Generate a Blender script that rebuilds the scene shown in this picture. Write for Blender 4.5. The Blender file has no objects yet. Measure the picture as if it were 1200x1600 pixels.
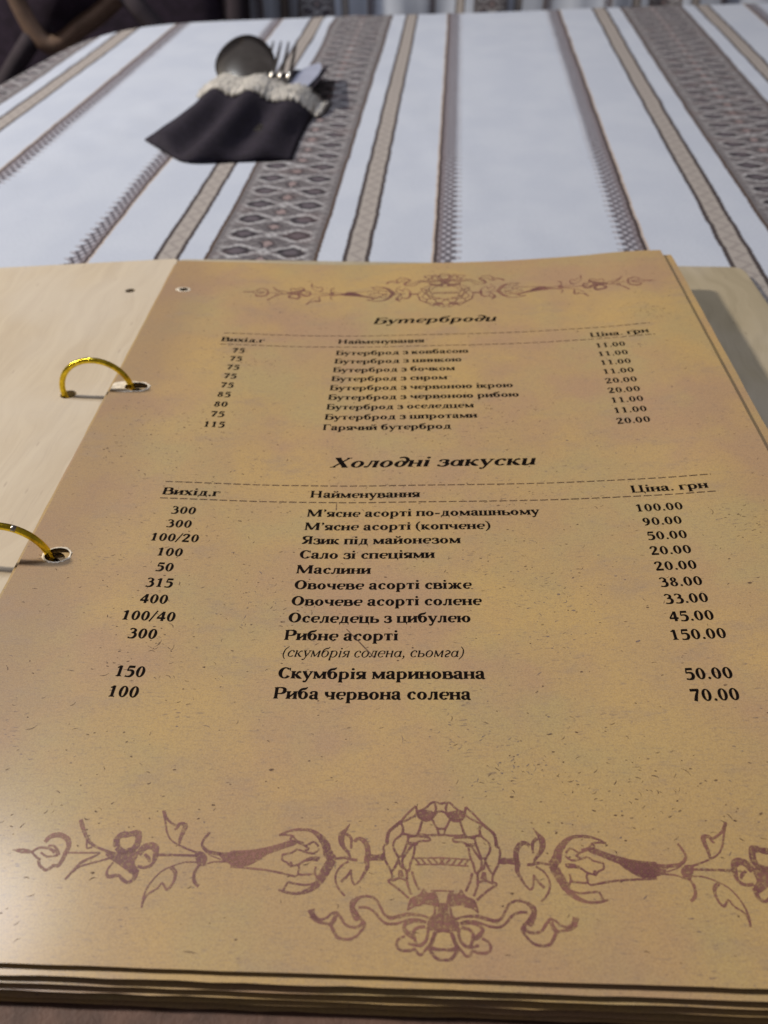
import bpy, bmesh, math, random
from mathutils import Vector, Matrix, noise
from mathutils.geometry import delaunay_2d_cdt, tessellate_polygon
from bisect import bisect_right

# ------------------------------------------------------------------ camera, world, light, exposure
sc = bpy.context.scene
R = math.radians
MM = 0.001
random.seed(7)

cam_d = bpy.data.cameras.new('camera')
cam = bpy.data.objects.new('camera', cam_d)
sc.collection.objects.link(cam)
sc.camera = cam
cam.location = (0, 0, .170)
cam.rotation_euler = (R(90 - 40.8), 0, 0)
cam_d.sensor_fit = 'VERTICAL'
cam_d.sensor_height = 36
cam_d.lens = 29.02
cam_d.clip_start = .005
cam_d.clip_end = 50
cam_d.dof.use_dof = True
cam_d.dof.focus_distance = .205
cam_d.dof.aperture_fstop = 29.02 / 1.65

w = bpy.data.worlds.new('World')
sc.world = w
w.use_nodes = True
w.node_tree.nodes['Background'].inputs[0].default_value = (.68, .60, .62, 1)
w.node_tree.nodes['Background'].inputs[1].default_value = .18

sc.view_settings.view_transform = 'Standard'
sc.view_settings.look = 'None'
sc.view_settings.exposure = .15
sc.view_settings.gamma = 1

def lamp(name, loc, target, size, power, col, size_y=None):
    d = bpy.data.lights.new(name, 'AREA')
    d.shape = 'RECTANGLE' if size_y else 'DISK'
    d.size = size
    if size_y: d.size_y = size_y
    d.energy = power
    d.color = col
    o = bpy.data.objects.new(name, d)
    sc.collection.objects.link(o)
    o.location = loc
    o.rotation_euler = (Vector(target) - Vector(loc)).to_track_quat('-Z', 'Y').to_euler()
    return o
# pendant lamp of the restaurant to the left, and the pale ceiling lights farther into the room
lamp('pendant_light', (-2.0, .70, 1.45), (0, .25, 0), .15, 62, (1, .88, .72))
lamp('ceiling_light', (-.79, .67, 1.43), (-.1, .75, 0), .26, 12.5, (.86, .90, 1), .26)

# ------------------------------------------------------------------ helpers
COL = sc.collection
def tag(o, label=None, cat=None, group=None, kind=None):
    if label: o['label'] = label
    if cat: o['category'] = cat
    if group: o['group'] = group
    if kind: o['kind'] = kind
    return o
def empty(name, loc=(0, 0, 0), rz=0):
    o = bpy.data.objects.new(name, None)
    o.empty_display_size = .02
    COL.objects.link(o)
    o.location = loc
    o.rotation_euler = (0, 0, rz)
    return o
def mesh_obj(name, verts, faces, mat, parent=None, smooth=False, uvs=None, scale=MM):
    me = bpy.data.meshes.new(name)
    me.from_pydata([(x * scale, y * scale, z * scale) for x, y, z in verts], [], faces)
    if uvs:
        l = me.uv_layers.new(name='UVMap')
        for lp in me.loops: l.data[lp.index].uv = uvs[lp.vertex_index]
    me.materials.append(mat)
    if smooth:
        for p in me.polygons: p.use_smooth = True
    me.update()
    o = bpy.data.objects.new(name, me)
    COL.objects.link(o)
    if parent: o.parent = parent
    return o
def fix(o):
    bm = bmesh.new(); bm.from_mesh(o.data)
    bmesh.ops.recalc_face_normals(bm, faces=bm.faces)
    bm.to_mesh(o.data); bm.free()
    return o
def bevel(o, w, seg=2, ang=35):
    m = o.modifiers.new('bevel', 'BEVEL'); m.width = w; m.segments = seg; m.limit_method = 'ANGLE'; m.angle_limit = R(ang)
    return o
def box(x0, x1, y0, y1, z0, z1):
    v = [(x0,y0,z0),(x1,y0,z0),(x1,y1,z0),(x0,y1,z0),(x0,y0,z1),(x1,y0,z1),(x1,y1,z1),(x0,y1,z1)]
    f = [(0,3,2,1),(4,5,6,7),(0,1,5,4),(1,2,6,5),(2,3,7,6),(3,0,4,7)]
    return v, f
class MB:
    def __init__(s): s.v = []; s.f = []; s.uv = []
    def add(s, vf, uv=None):
        n = len(s.v); s.v += list(vf[0]); s.f += [tuple(i + n for i in q) for q in vf[1]]
        if uv: s.uv += uv
    def build(s, name, mat, parent=None, smooth=False, scale=MM):
        return mesh_obj(name, s.v, s.f, mat, parent, smooth, s.uv if s.uv else None, scale)
def tube(path, rad, n=10, closed=False):
    """round bar along a path; rad is a number or one per point"""
    P = [Vector(p) for p in path]
    rs = rad if isinstance(rad, (list, tuple)) else [rad] * len(P)
    vs, fs = [], []
    T0 = (P[1] - P[0]).normalized()
    up = Vector((0, 0, 1)) if abs(T0.z) < .9 else Vector((1, 0, 0))
    nrm = (up - T0 * up.dot(T0)).normalized()
    for i, p in enumerate(P):
        a = P[i - 1] if (i or closed) else P[i]
        b = P[(i + 1) % len(P)] if (i < len(P) - 1 or closed) else P[i]
        t = (b - a).normalized()
        nrm = (nrm - t * nrm.dot(t)).normalized()
        bi = t.cross(nrm)
        for k in range(n):
            q = p + (nrm * math.cos(k / n * 2 * math.pi) + bi * math.sin(k / n * 2 * math.pi)) * rs[i]
            vs.append(tuple(q))
    m = len(P)
    for i in range(m if closed else m - 1):
        for k in range(n):
            a = i * n + k; b = i * n + (k + 1) % n; c = ((i + 1) % m) * n + (k + 1) % n; d = ((i + 1) % m) * n + k
            fs.append((a, b, c, d))
    if not closed:
        fs.append(tuple(range(n))[::-1]); fs.append(tuple(range((m - 1) * n, m * n)))
    return vs, fs
def interp(xs, ys, x):
    if x <= xs[0]: return ys[0]
    if x >= xs[-1]: return ys[-1]
    i = bisect_right(xs, x) - 1
    t = (x - xs[i]) / (xs[i + 1] - xs[i])
    # monotone-ish smooth blend through neighbouring slopes
    def sl(j):
        if j <= 0 or j >= len(xs) - 1: return 0 if j <= 0 else (ys[-1] - ys[-2]) / (xs[-1] - xs[-2])
        return (ys[j + 1] - ys[j - 1]) / (xs[j + 1] - xs[j - 1])
    h = xs[i + 1] - xs[i]; m0 = sl(i) * h; m1 = sl(i + 1) * h
    t2, t3 = t * t, t * t * t
    return (2*t3 - 3*t2 + 1) * ys[i] + (t3 - 2*t2 + t) * m0 + (-2*t3 + 3*t2) * ys[i + 1] + (t3 - t2) * m1
def sst(x, a, b):
    t = min(1, max(0, (x - a) / (b - a)))
    return t * t * (3 - 2 * t)
def catmull(P, n=5):
    if len(P) < 3: 
        return [tuple(P[0][j] + (P[1][j] - P[0][j]) * i / 2 for j in range(len(P[0]))) for i in range(3)]
    out = []
    Q = [P[0]] + list(P) + [P[-1]]
    for i in range(1, len(Q) - 2):
        a, b, c, d = Q[i - 1], Q[i], Q[i + 1], Q[i + 2]
        for k in range(n):
            t = k / n
            out.append(tuple(.5 * (2*b[j] + (c[j]-a[j])*t + (2*a[j]-5*b[j]+4*c[j]-d[j])*t*t + (-a[j]+3*b[j]-3*c[j]+d[j])*t**3) for j in range(len(b))))
    out.append(tuple(P[-1]))
    return out

# ------------------------------------------------------------------ shader helpers
class NT:
    def __init__(s, name):
        s.m = bpy.data.materials.new(name); s.m.use_nodes = True
        s.t = s.m.node_tree; s.b = s.t.nodes['Principled BSDF']
        s.out = s.t.nodes['Material Output']
    def node(s, typ, **kw):
        n = s.t.nodes.new(typ)
        for k, v in kw.items(): setattr(n, k, v)
        return n
    def link(s, a, sock):
        if isinstance(a, S): s.t.links.new(a.s, sock)
        elif isinstance(a, tuple): sock.default_value = a if len(a) == len(sock.default_value) else tuple(a) + (1,)
        else: sock.default_value = a
    def math(s, op, a, b=0., c=0.):
        n = s.node('ShaderNodeMath', operation=op)
        s.link(a, n.inputs[0]); s.link(b, n.inputs[1]); s.link(c, n.inputs[2])
        return S(s, n.outputs[0])
    def uv(s):
        n = s.node('ShaderNodeUVMap'); sp = s.node('ShaderNodeSeparateXYZ')
        s.t.links.new(n.outputs[0], sp.inputs[0])
        return S(s, n.outputs[0]), S(s, sp.outputs[0]), S(s, sp.outputs[1])
    def obj(s):
        n = s.node('ShaderNodeTexCoord'); return S(s, n.outputs['Object'])
    def gen(s):
        n = s.node('ShaderNodeTexCoord'); return S(s, n.outputs['Generated'])
    def mapping(s, v, scale=(1, 1, 1), loc=(0, 0, 0), rot=(0, 0, 0)):
        n = s.node('ShaderNodeMapping'); s.link(v, n.inputs[0])
        n.inputs['Scale'].default_value = scale; n.inputs['Location'].default_value = loc; n.inputs['Rotation'].default_value = rot
        return S(s, n.outputs[0])
    def comb(s, x, y, z=0.):
        n = s.node('ShaderNodeCombineXYZ'); s.link(x, n.inputs[0]); s.link(y, n.inputs[1]); s.link(z, n.inputs[2])
        return S(s, n.outputs[0])
    def noise(s, v, scale, detail=3, rough=.5, dist=0.):
        n = s.node('ShaderNodeTexNoise'); s.link(v, n.inputs['Vector'])
        n.inputs['Scale'].default_value = scale; n.inputs['Detail'].default_value = detail
        n.inputs['Roughness'].default_value = rough; n.inputs['Distortion'].default_value = dist
        return S(s, n.outputs['Fac'])
    def voro(s, v, scale, feature='F1', rnd=1.):
        n = s.node('ShaderNodeTexVoronoi', feature=feature); s.link(v, n.inputs['Vector'])
        n.inputs['Scale'].default_value = scale; n.inputs['Randomness'].default_value = rnd
        return S(s, n.outputs['Distance'])
    def mix(s, f, a, b, mode='MIX'):
        n = s.node('ShaderNodeMix', data_type='RGBA', blend_type=mode)
        s.link(f, n.inputs[0]); s.link(a, n.inputs[6]); s.link(b, n.inputs[7])
        return S(s, n.outputs[2])
    def ramp(s, f, a, b, lo=0., hi=1.):
        n = s.node('ShaderNodeMapRange', interpolation_type='SMOOTHSTEP')
        s.link(f, n.inputs['Value']); n.inputs['From Min'].default_value = a; n.inputs['From Max'].default_value = b
        n.inputs['To Min'].default_value = lo; n.inputs['To Max'].default_value = hi
        return S(s, n.outputs['Result'])
    def band(s, x, a, b, soft=.3):
        return s.math('MULTIPLY', s.ramp(x, a - soft, a + soft), s.ramp(x, b - soft, b + soft, 1., 0.))
    def bump(s, h, dist, strength=1., normal=None):
        n = s.node('ShaderNodeBump'); n.inputs['Distance'].default_value = dist; n.inputs['Strength'].default_value = strength
        s.link(h, n.inputs['Height'])
        if normal: s.link(normal, n.inputs['Normal'])
        r = S(s, n.outputs[0]); s.t.links.new(r.s, s.b.inputs['Normal']); return r
    def base(s, c, rough=.5, metal=0., spec=.5):
        s.link(c, s.b.inputs['Base Color']); s.link(rough, s.b.inputs['Roughness']); s.b.inputs['Metallic'].default_value = metal
        s.b.inputs['Specular IOR Level'].default_value = spec
        return s.m
class S:
    def __init__(s, n, sock): s.n = n; s.s = sock
    def __add__(s, o): return s.n.math('ADD', s, o)
    __radd__ = __add__
    def __sub__(s, o): return s.n.math('SUBTRACT', s, o)
    def __rsub__(s, o): return s.n.math('SUBTRACT', o, s)
    def __mul__(s, o): return s.n.math('MULTIPLY', s, o)
    __rmul__ = __mul__
    def abs(s): return s.n.math('ABSOLUTE', s)
    def mod(s, p): return s.n.math('FLOORED_MODULO', s, p)
    def floor(s): return s.n.math('FLOOR', s)
    def max(s, o): return s.n.math('MAXIMUM', s, o)
    def min(s, o): return s.n.math('MINIMUM', s, o)

# ---- parchment-print paper of the menu sheets (u, v in millimetres in the UV map)
def paper_mat():
    n = NT('printed_parchment_paper'); V3, u, v = n.uv()
    big = n.noise(V3, .011, 3, .55); mid = n.noise(n.mapping(V3, loc=(31, 7, 0)), .026, 4, .6)
    c = n.mix(n.ramp(big, .38, .62), (.355, .232, .100, 1), (.402, .274, .096, 1))
    c = n.mix(n.ramp(mid, .45, .65, 0., .8), c, (.345, .262, .108, 1))
    pink = n.noise(n.mapping(V3, loc=(90, 40, 3)), .017, 4, .6)
    c = n.mix(n.ramp(pink, .46, .64, 0., .8), c, (.335, .203, .115, 1))
    org = n.noise(n.mapping(V3, loc=(9, 140, 3)), .020, 3, .6)
    c = n.mix(n.ramp(org, .48, .65, 0., .62), c, (.435, .285, .086, 1))
    # browner toward the punched edge and where many hands have held the sheet
    c = n.mix(n.ramp(n.noise(V3, .05, 3) * 14. + u, -92., -66., .55, 0.), c, (.215, .128, .075, 1))
    # soft clouds of grey soiling
    g = n.noise(n.mapping(V3, (1, 2.1, 1), (5, 60, 1)), .038, 6, .72)
    c = n.mix(n.ramp(g, .52, .69, 0., .42), c, (.25, .18, .125, 1))
    # fine fibres and flecks of the printed parchment texture
    warp = n.noise(V3, .25, 2)
    fv = n.comb(u * .55 + warp * 3.0, v * 2.1 + warp * 2.0)
    fl = n.voro(fv, .55)
    msk = n.ramp(n.noise(n.mapping(V3, loc=(77, 3, 9)), .06, 4, .65), .48, .66)
    c = n.mix(n.ramp(fl, .05, .24, 1., 0.) * msk, c, (.11, .07, .055, 1))
    fl2 = n.voro(n.comb(u * .9 + warp * 4., v * 1.6), .24)
    c = n.mix(n.ramp(fl2, .02, .075, .8, 0.), c, (.13, .07, .05, 1))
    fib = n.noise(n.comb(u * .35, v * 1.6), 1.1, 5, .8)
    c = n.mix(n.ramp(fib, .52, .68, 0., .55), c, (.16, .12, .10, 1))
    gr = n.noise(V3, 3.2, 3, .8)
    c = n.mix(n.ramp(gr, .3, .7, 0., .22), c, (.62, .50, .36, 1))
    c = n.mix(n.ramp(n.noise(n.mapping(V3, loc=(3, 9, 1)), 2.4, 3, .8), .40, .70, 0., .36), c, (.18, .12, .085, 1))
    n.bump(n.noise(V3, .9, 4, .7), .00004, .35, None)
    n.b.inputs['Coat Weight'].default_value = .26; n.b.inputs['Coat Roughness'].default_value = .20
    return n.base(c, n.ramp(n.noise(V3, .03, 3), .3, .7, .56, .64), 0, .32)
def plain(name, col, rough=.6, metal=0., var=.15, scale=40., spec=.5, bumpd=0.):
    n = NT(name); o = n.obj()
    dk = tuple(c * (1 - var) for c in col) ; lt = tuple(min(1, c * (1 + var)) for c in col)
    c = n.mix(n.ramp(n.noise(o, scale, 4, .6), .3, .7), dk, lt)
    if bumpd: n.bump(n.noise(o, scale * 6, 4, .7), bumpd, .6)
    return n.base(c, rough, metal, spec)
def board_mat(name, a, b, dark, vert=1.):
    n = NT(name); V3, u, v = n.uv()
    wv = n.noise(n.comb(u * .02, v * .012), 1., 3) * 26.
    g1 = n.noise(n.comb(u * .16 + wv * .35, v * .009), 1., 5, .62)
    g2 = n.noise(n.comb(u * 1.1 + wv, v * .035), 1., 4, .7)
    c = n.mix(n.ramp(g1, .32, .68), a, b)
    c = n.mix(n.ramp(g2, .50, .74, 0., .24), c, dark)
    c = n.mix(n.ramp(n.noise(n.comb(u * .02, v * .014, 5.), 1., 3), .4, .66, 0., .35), c, (.50, .46, .40, 1))
    fl = n.voro(n.comb(u * .8, v * .22), .22)
    c = n.mix(n.ramp(fl, .03, .11, .5, 0.), c, dark)
    n.bump(n.noise(n.comb(u * 1.6, v * .12), 1., 4, .7), .00006, .4)
    return n.base(c, .55, 0, .35)

# ---- woven runner cloth: u across the stripes, v along them, millimetres
BANDS_PERIOD = 273.4
def cloth_mat(name='woven_striped_linen', off=0.):
    n = NT(name); V3, u0, v = n.uv()
    wob = n.noise(n.comb(u0 * .02, v * .45), 1., 3, .6)
    u = u0 + (wob - .5) * 1.9 + (n.noise(n.comb(u0 * .004, v * .035, 3.), 1., 2) - .5) * 2.2
    # fold the repeat: s = distance from the middle of the ornate band (0 .. 136.7)
    s = ((u + 87. + off + BANDS_PERIOD * .5).mod(BANDS_PERIOD) - BANDS_PERIOD * .5)
    a = s.abs()
    white = n.mix(n.ramp(n.noise(n.comb(u * .03, v * .02), 1., 3), .35, .65), (.42, .465, .56, 1), (.45, .495, .585, 1))
    weave = n.noise(n.comb(u * 1.9, v * .5), 1., 2, .5) * .5 + n.noise(n.comb(u * .5, v * 1.9), 1., 2, .5) * .5
    c = n.mix(n.ramp(weave, .38, .60, .34, 0.), white, (.33, .37, .44, 1))
    dark = (.030, .027, .034, 1); brown = (.075, .05, .036, 1); grey = (.105, .100, .108, 1); lite = (.36, .36, .38, 1)
    # ornate band: mid grey ground, two columns of dark lozenges with pale outlines, flowers between
    P = 21.
    wob2 = n.noise(n.comb(u * .16, v * .16), 1., 3, .7)
    wob3 = n.noise(n.comb(u * .16, v * .16, 9.), 1., 3, .7)
    va = v + (wob2 - .5) * 7.; vq = (va * .8).floor() * 1.25; aa = ((a + (wob3 - .5) * 5.) * 1.1).floor() * .91
    t1 = (vq.mod(P) - P * .5)
    du = (aa - 13.4).abs()
    loz = n.math('SQRT', du * du * (1 / 58.) + t1 * t1 * (1 / 34.))
    loz = loz + du * t1.abs() * (1 / 120.)
    wv2 = n.noise(n.comb(u * 1.2, v * 1.0), 1., 2, .6)
    g = n.mix(n.ramp(wv2, .36, .64), grey, (.19, .18, .19, 1))
    net = ((aa * 1.0 + vq).mod(6.5) - 3.25).abs().min(((aa - vq).mod(6.5) - 3.25).abs())
    g = n.mix(n.ramp(net, .3, 1.4, .85, 0.) * n.ramp(a, 15., 22., 1., .5), g, (.075, .068, .08, 1))
    g = n.mix(n.ramp(loz, 1.02, 1.12) * n.ramp(loz, 1.42, 1.55, 1., 0.) * n.ramp(t1.abs(), 1.4, 3.5), g, lite)
    g = n.mix(n.ramp(loz, .92, 1.04, 1., 0.), g, dark)
    g = n.mix(n.ramp(loz, .40, .7, .55, 0.), g, (.16, .14, .165, 1))
    t2 = ((vq + P * .5).mod(P) - P * .5)
    fl = (aa * .24) + (t2.abs() * .20)
    g = n.mix(n.ramp(fl, .95, 1.15, 1., 0.), g, dark)
    g = n.mix(n.ramp(fl, .60, .75, 1., 0.), g, (.25, .20, .205, 1))
    fl3 = (aa * .34) + (t1.abs() * .28)
    g = n.mix(n.ramp(fl3, .9, 1.1, 1., 0.), g, lite)
    g = n.mix(n.ramp(fl3, .3, .5, 1., 0.), g, dark)
    wr = (aa * .6 - t1.abs()).abs()
    g = n.mix(n.ramp(wr, .8, 1.5, .6, 0.) * n.ramp(a, 6.5, 8., 1., 0.), g, lite)
    red = n.noise(n.comb(u * .05, v * .05, 4.), 1., 2)
    g = n.mix(n.ramp(red, .52, .66, 0., .16), g, (.16, .095, .09, 1))
    side = ((va * 1.).mod(7.) - 3.5).abs() * .9 + (aa - 22.0).abs()
    g = n.mix(n.ramp(side, 1.5, 2.6, .35, 0.), g, lite)
    dots = n.ramp((v.mod(3.1) - 1.55).abs(), .3, .9)
    c = n.mix(n.ramp(a, 26.6, 27.1, 1., 0.), c, g)
    c = n.mix(n.band(a, 26.1, 27.9, .25), c, n.mix(dots, brown, (.07, .05, .045, 1)))
    # narrow band: dark cords either side of a beige zigzag strip
    c = n.mix(n.band(a, 40.3, 53.0, .3), c, n.mix(n.ramp(wv2, .3, .7), (.27, .25, .24, 1), (.36, .335, .315, 1)))
    zz = ((v.mod(12.) - 6.).abs() * .95 + 43.8)
    c = n.mix(n.ramp((a - zz).abs(), .7, 1.7, .55, 0.) * n.band(a, 42.4, 50.9, .3), c, (.20, .18, .18, 1))
    c = n.mix(n.band(a, 40.1, 42.3, .3) + n.band(a, 51.0, 53.2, .3), c, n.mix(dots, (.10, .08, .075, 1), dark))
    # fringed stripe: brown line, then grey netting that ends in a row of teeth
    tooth = 93.6 + n.ramp((v.mod(7.4) - 3.7).abs(), .3, 3.2, 4.4, 0.)
    fr = n.ramp(a, 84.2, 84.8) * n.math('LESS_THAN', a, tooth)
    netf = ((a * 1.5 + v).mod(7.4) - 3.7).abs().min(((a * 1.5 - v).mod(7.4) - 3.7).abs())
    fg = n.mix(n.ramp(netf, .5, 1.9), (.06, .055, .07, 1), (.33, .33, .38, 1))
    fg = n.mix(n.ramp(a, 85.5, 90., .85, .0), fg, (.16, .135, .15, 1))
    c = n.mix(fr, c, fg)
    c = n.mix(n.band(a, 84.2, 86.0, .3), c, n.mix(dots, (.09, .06, .05, 1), dark))
    c = n.mix(n.band(a, 83.3, 84.1, .3), c, (.42, .33, .26, 1))
    n.bump(weave, .0004, .35)
    return n.base(c, .85, 0, .2)

# ------------------------------------------------------------------ lettering: a serif alphabet drawn stroke by stroke (units: 1000 to the em)
class G:
    def __init__(s, k=1.0, ital=False):
        s.P = []; s.k = k; s.it = ital
    def W(s, w): return (max(30, w * s.k) + 9 * s.k * (w < 100)) if w > 24 else w + 6
    def poly(s, *p): s.P.append(list(p))
    def bar(s, x0, x1, y, w=36):
        w = s.W(w); s.P.append([(x0, y - w/2), (x1, y - w/2), (x1, y + w/2), (x0, y + w/2)])
    def serif(s, x0, x1, y, up, e=36):
        """slab with small brackets on a stem that spans x0..x1; up = 1 foot, -1 head"""
        h = 26 * max(.8, s.k)
        s.P.append([(x0 - e, y), (x1 + e, y), (x1 + e, y + up*h*.7), (x1, y + up*h*2.2), (x0, y + up*h*2.2), (x0 - e, y + up*h*.7)])
    def stem(s, x, y0, y1, sf='bt', w=105, e=36):
        w2 = s.W(w); c = x + w/2
        x0, x1 = c - w2/2, c + w2/2
        s.P.append([(x0, y0), (x1, y0), (x1, y1), (x0, y1)])
        if s.it:      # italics: small entry and exit flicks instead of slabs
            if 't' in sf: s.P.append([(x0 - e - 12, y1 - 42), (x0 - e, y1 - 22), (x0 + 5, y1 + 4), (x1, y1), (x1, y1 - 60), (x0, y1 - 50)])
            if 'b' in sf: s.P.append([(x0, y0 + 50), (x1, y0 + 60), (x1 + 4, y0 + 22), (x1 + e + 12, y0 + 45), (x1 + e, y0 + 14), (x1 - 10, y0 - 8), (x0 + 10, y0 - 4)])
            return
        if 'b' in sf: s.serif(x0, x1, y0, 1, e)
        if 't' in sf: s.serif(x0, x1, y1, -1, e)
    def st(s, pts, ws, n=5):
        q = catmull([(x, y, s.W(wd)) for (x, y), wd in zip(pts, ws)], n)
        L, Rr = [], []
        for i, (x, y, wd) in enumerate(q):
            a = q[max(0, i - 1)]; b = q[min(len(q) - 1, i + 1)]
            dx, dy = b[0] - a[0], b[1] - a[1]; d = math.hypot(dx, dy) or 1
            nx, ny = -dy / d * wd / 2, dx / d * wd / 2
            L.append((x + nx, y + ny)); Rr.append((x - nx, y - ny))
        for i in range(len(q) - 1): s.P.append([Rr[i], Rr[i + 1], L[i + 1], L[i]])
    def ring(s, cx, cy, rx, ry, S=110, t=38, a0=0, a1=360, n=26):
        S = s.W(S); t = s.W(t)
        m = max(4, int(n * abs(a1 - a0) / 360))
        def pt(a, q):
            a = R(a)
            if q: return (cx + rx * math.cos(a), cy + ry * math.sin(a))
            b = a + R(5)
            return (cx + (rx - S) * math.cos(a), cy + (ry - t) * math.sin(b))
        for i in range(m):
            a, b = a0 + (a1 - a0) * i / m, a0 + (a1 - a0) * (i + 1) / m
            s.P.append([pt(a, 0), pt(a, 1), pt(b, 1), pt(b, 0)])
    def dot(s, x, y, r):
        r *= .5 + .5 * s.k
        s.P.append([(x + r * math.cos(R(a)), y + r * math.sin(R(a))) for a in range(0, 360, 36)])

def glyph(g, c):
    st, ring, stem, bar, dot, poly = g.st, g.ring, g.stem, g.bar, g.dot, g.poly
    it = g.it
    if c == ' ': return 225
    if c == 'о': ring(248, 220, 218, 232); return 496
    if c == 'с':
        ring(245, 220, 215, 232, 110, 38, 48, 318); dot(352, 345, 50); st([(240, 433), (320, 420), (372, 352)], [38, 50, 60]); return 425
    if c == 'е':
        ring(240, 220, 212, 232, 108, 38, 62, 318); bar(60, 440, 232, 34); st([(335, 425), (400, 380), (418, 300), (400, 240)], [48, 74, 72, 50]); return 470
    if c == 'а':
        if it:
            ring(225, 205, 195, 215, 100, 36); st([(400, 430), (385, 200), (395, 50), (480, 55)], [90, 105, 85, 30]); return 500
        st([(75, 350), (130, 420), (230, 438), (312, 405), (320, 320)], [70, 50, 45, 80, 105])
        st([(318, 330), (316, 110), (338, 40), (385, 18), (430, 45)], [105, 105, 85, 50, 24])
        st([(300, 262), (180, 228), (100, 175), (92, 95), (150, 35), (235, 40), (295, 90)], [32, 45, 85, 105, 70, 42, 30]); dot(98, 342, 50); return 450
    if c == 'б':
        ring(250, 222, 218, 234); st([(70, 260), (80, 430), (170, 560), (320, 600), (420, 690)], [90, 85, 80, 78, 22]); return 500
    if c == 'в':
        stem(55, 0, 440)
        st([(150, 422), (270, 422), (352, 375), (345, 285), (270, 245), (150, 240)], [36, 40, 92, 92, 40, 34])
        st([(150, 240), (290, 238), (392, 190), (395, 85), (305, 20), (150, 18)], [34, 42, 95, 108, 44, 36]); return 470
    if c == 'г':
        if it:
            st([(70, 350), (130, 425), (240, 425), (320, 350), (300, 260), (130, 160), (110, 60), (190, 10), (320, 60)], [40, 60, 70, 95, 95, 85, 95, 60, 30]); return 385
        stem(60, 0, 440); bar(60, 385, 421, 38); poly((352, 440), (392, 440), (392, 285), (366, 285)); return 405
    if c == 'д':
        if it:
            ring(225, 200, 200, 212, 105, 38); st([(375, 220), (420, 420), (360, 580), (220, 640), (110, 600)], [100, 100, 80, 60, 50]); return 470
        bar(28, 490, 20, 42); poly((28, 30), (28, -130), (52, -130), (86, 0), (86, 30)); poly((490, 30), (490, -130), (466, -130), (430, 0), (430, 30))
        st([(120, 30), (172, 170), (190, 430)], [48, 52, 48]); stem(315, 0, 440, ''); bar(150, 460, 422, 36); return 510
    if c == 'ж':
        stem(315, 0, 440)
        for m in (0, 1):
            f = (lambda x: 735 - x) if m else (lambda x: x)
            st([(f(330), 222), (f(235), 245), (f(160), 385), (f(75), 398)], [40, 48, 58, 75])
            st([(f(250), 240), (f(160), 60), (f(40), 17)], [70, 105, 34]); dot(f(78), 392, 40)
        return 735
    if c == 'з':
        st([(62, 360), (112, 425), (220, 438), (308, 385), (295, 275), (170, 238)], [60, 48, 42, 98, 80, 34])
        st([(170, 238), (305, 225), (345, 130), (290, 28), (165, 4), (55, 50)], [34, 74, 112, 72, 42, 50]); dot(80, 350, 42); dot(70, 70, 46); return 405
    if c in 'ий':
        if it:
            stem(60, 0, 440, 't'); stem(335, 0, 440, 'b'); st([(112, 150), (120, 40), (200, 5), (290, 60), (380, 180)], [105, 95, 60, 50, 40]); a = 510
        else:
            stem(50, 0, 440); stem(345, 0, 440); st([(120, 70), (380, 372)], [48, 48]); a = 500
        if c == 'й': st([(150, 640), (185, 560), (250, 538), (315, 560), (350, 640)], [66, 50, 40, 50, 66])
        return a
    if c == 'к':
        stem(50, 0, 440); st([(150, 222), (240, 245), (310, 375), (395, 398)], [40, 46, 60, 78]); dot(398, 390, 42)
        st([(215, 240), (320, 90), (440, 16)], [72, 118, 50]); bar(380, 480, 15, 30); return 482
    if c == 'л':
        st([(38, 45), (95, 30), (150, 120), (182, 430)], [72, 60, 46, 50]); dot(48, 50, 46); bar(150, 440, 422, 36); stem(305, 0, 440, 'b'); return 468
    if c == 'м':
        stem(70, 0, 440, 'bt', 48); stem(455, 0, 440); st([(90, 425), (295, 50)], [108, 100]); st([(290, 30), (485, 425)], [48, 48]); return 615
    if c == 'н': stem(50, 0, 440); stem(340, 0, 440); bar(120, 380, 228, 40); return 495
    if c == 'п':
        if it: stem(50, 0, 440, 't'); stem(335, 0, 350, 'b'); st([(120, 300), (240, 410), (330, 420), (390, 330)], [40, 50, 70, 105]); return 505
        stem(50, 0, 440); stem(340, 0, 440); bar(60, 440, 421, 38); return 495
    if c == 'р':
        stem(60, -205, 430, 'b'); poly((15, 395), (20, 412), (150, 462), (165, 455), (165, 380), (70, 380)); ring(270, 220, 212, 234, 110, 38, -128, 128); return 512
    if c == 'т':
        if it:
            stem(45, 0, 440, 't'); stem(310, 0, 340, ''); stem(575, 0, 340, 'b')
            st([(115, 290), (215, 405), (300, 420), (362, 320)], [40, 50, 66, 105]); st([(385, 290), (485, 405), (570, 420), (627, 320)], [40, 50, 66, 105]); return 745
        stem(165, 0, 440, 'b'); bar(30, 405, 421, 38); poly((22, 440), (62, 440), (50, 285), (24, 285)); poly((413, 440), (373, 440), (385, 285), (411, 285)); return 435
    if c == 'х':
        st([(90, 428), (395, 15)], [112, 112]); st([(395, 430), (95, 12)], [46, 46])
        for x0, x1, y in ((15, 200, 427), (310, 460, 427), (15, 170, 13), (285, 475, 13)): bar(x0, x1, y, 26)
        return 480
    if c == 'у':
        st([(85, 425), (262, 30)], [112, 100]); st([(410, 425), (270, 60), (190, -150), (110, -185)], [46, 46, 50, 50]); dot(110, -165, 48)
        bar(10, 200, 426, 28); bar(315, 475, 426, 28); return 472
    if c == 'ц': stem(50, 0, 440, 't'); stem(345, 0, 440, 't'); bar(20, 515, 19, 40); poly((515, 30), (515, -130), (490, -130), (455, 0), (455, 30)); return 525
    if c == 'ч': st([(100, 430), (100, 310), (150, 215), (260, 188), (380, 222)], [105, 105, 84, 46, 40]); stem(335, 0, 440); g.serif(48, 152, 440, -1) if not it else None; return 488
    if c == 'ш': stem(50, 0, 440); stem(305, 0, 440); stem(560, 0, 440); bar(60, 650, 19, 38); return 715
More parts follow.
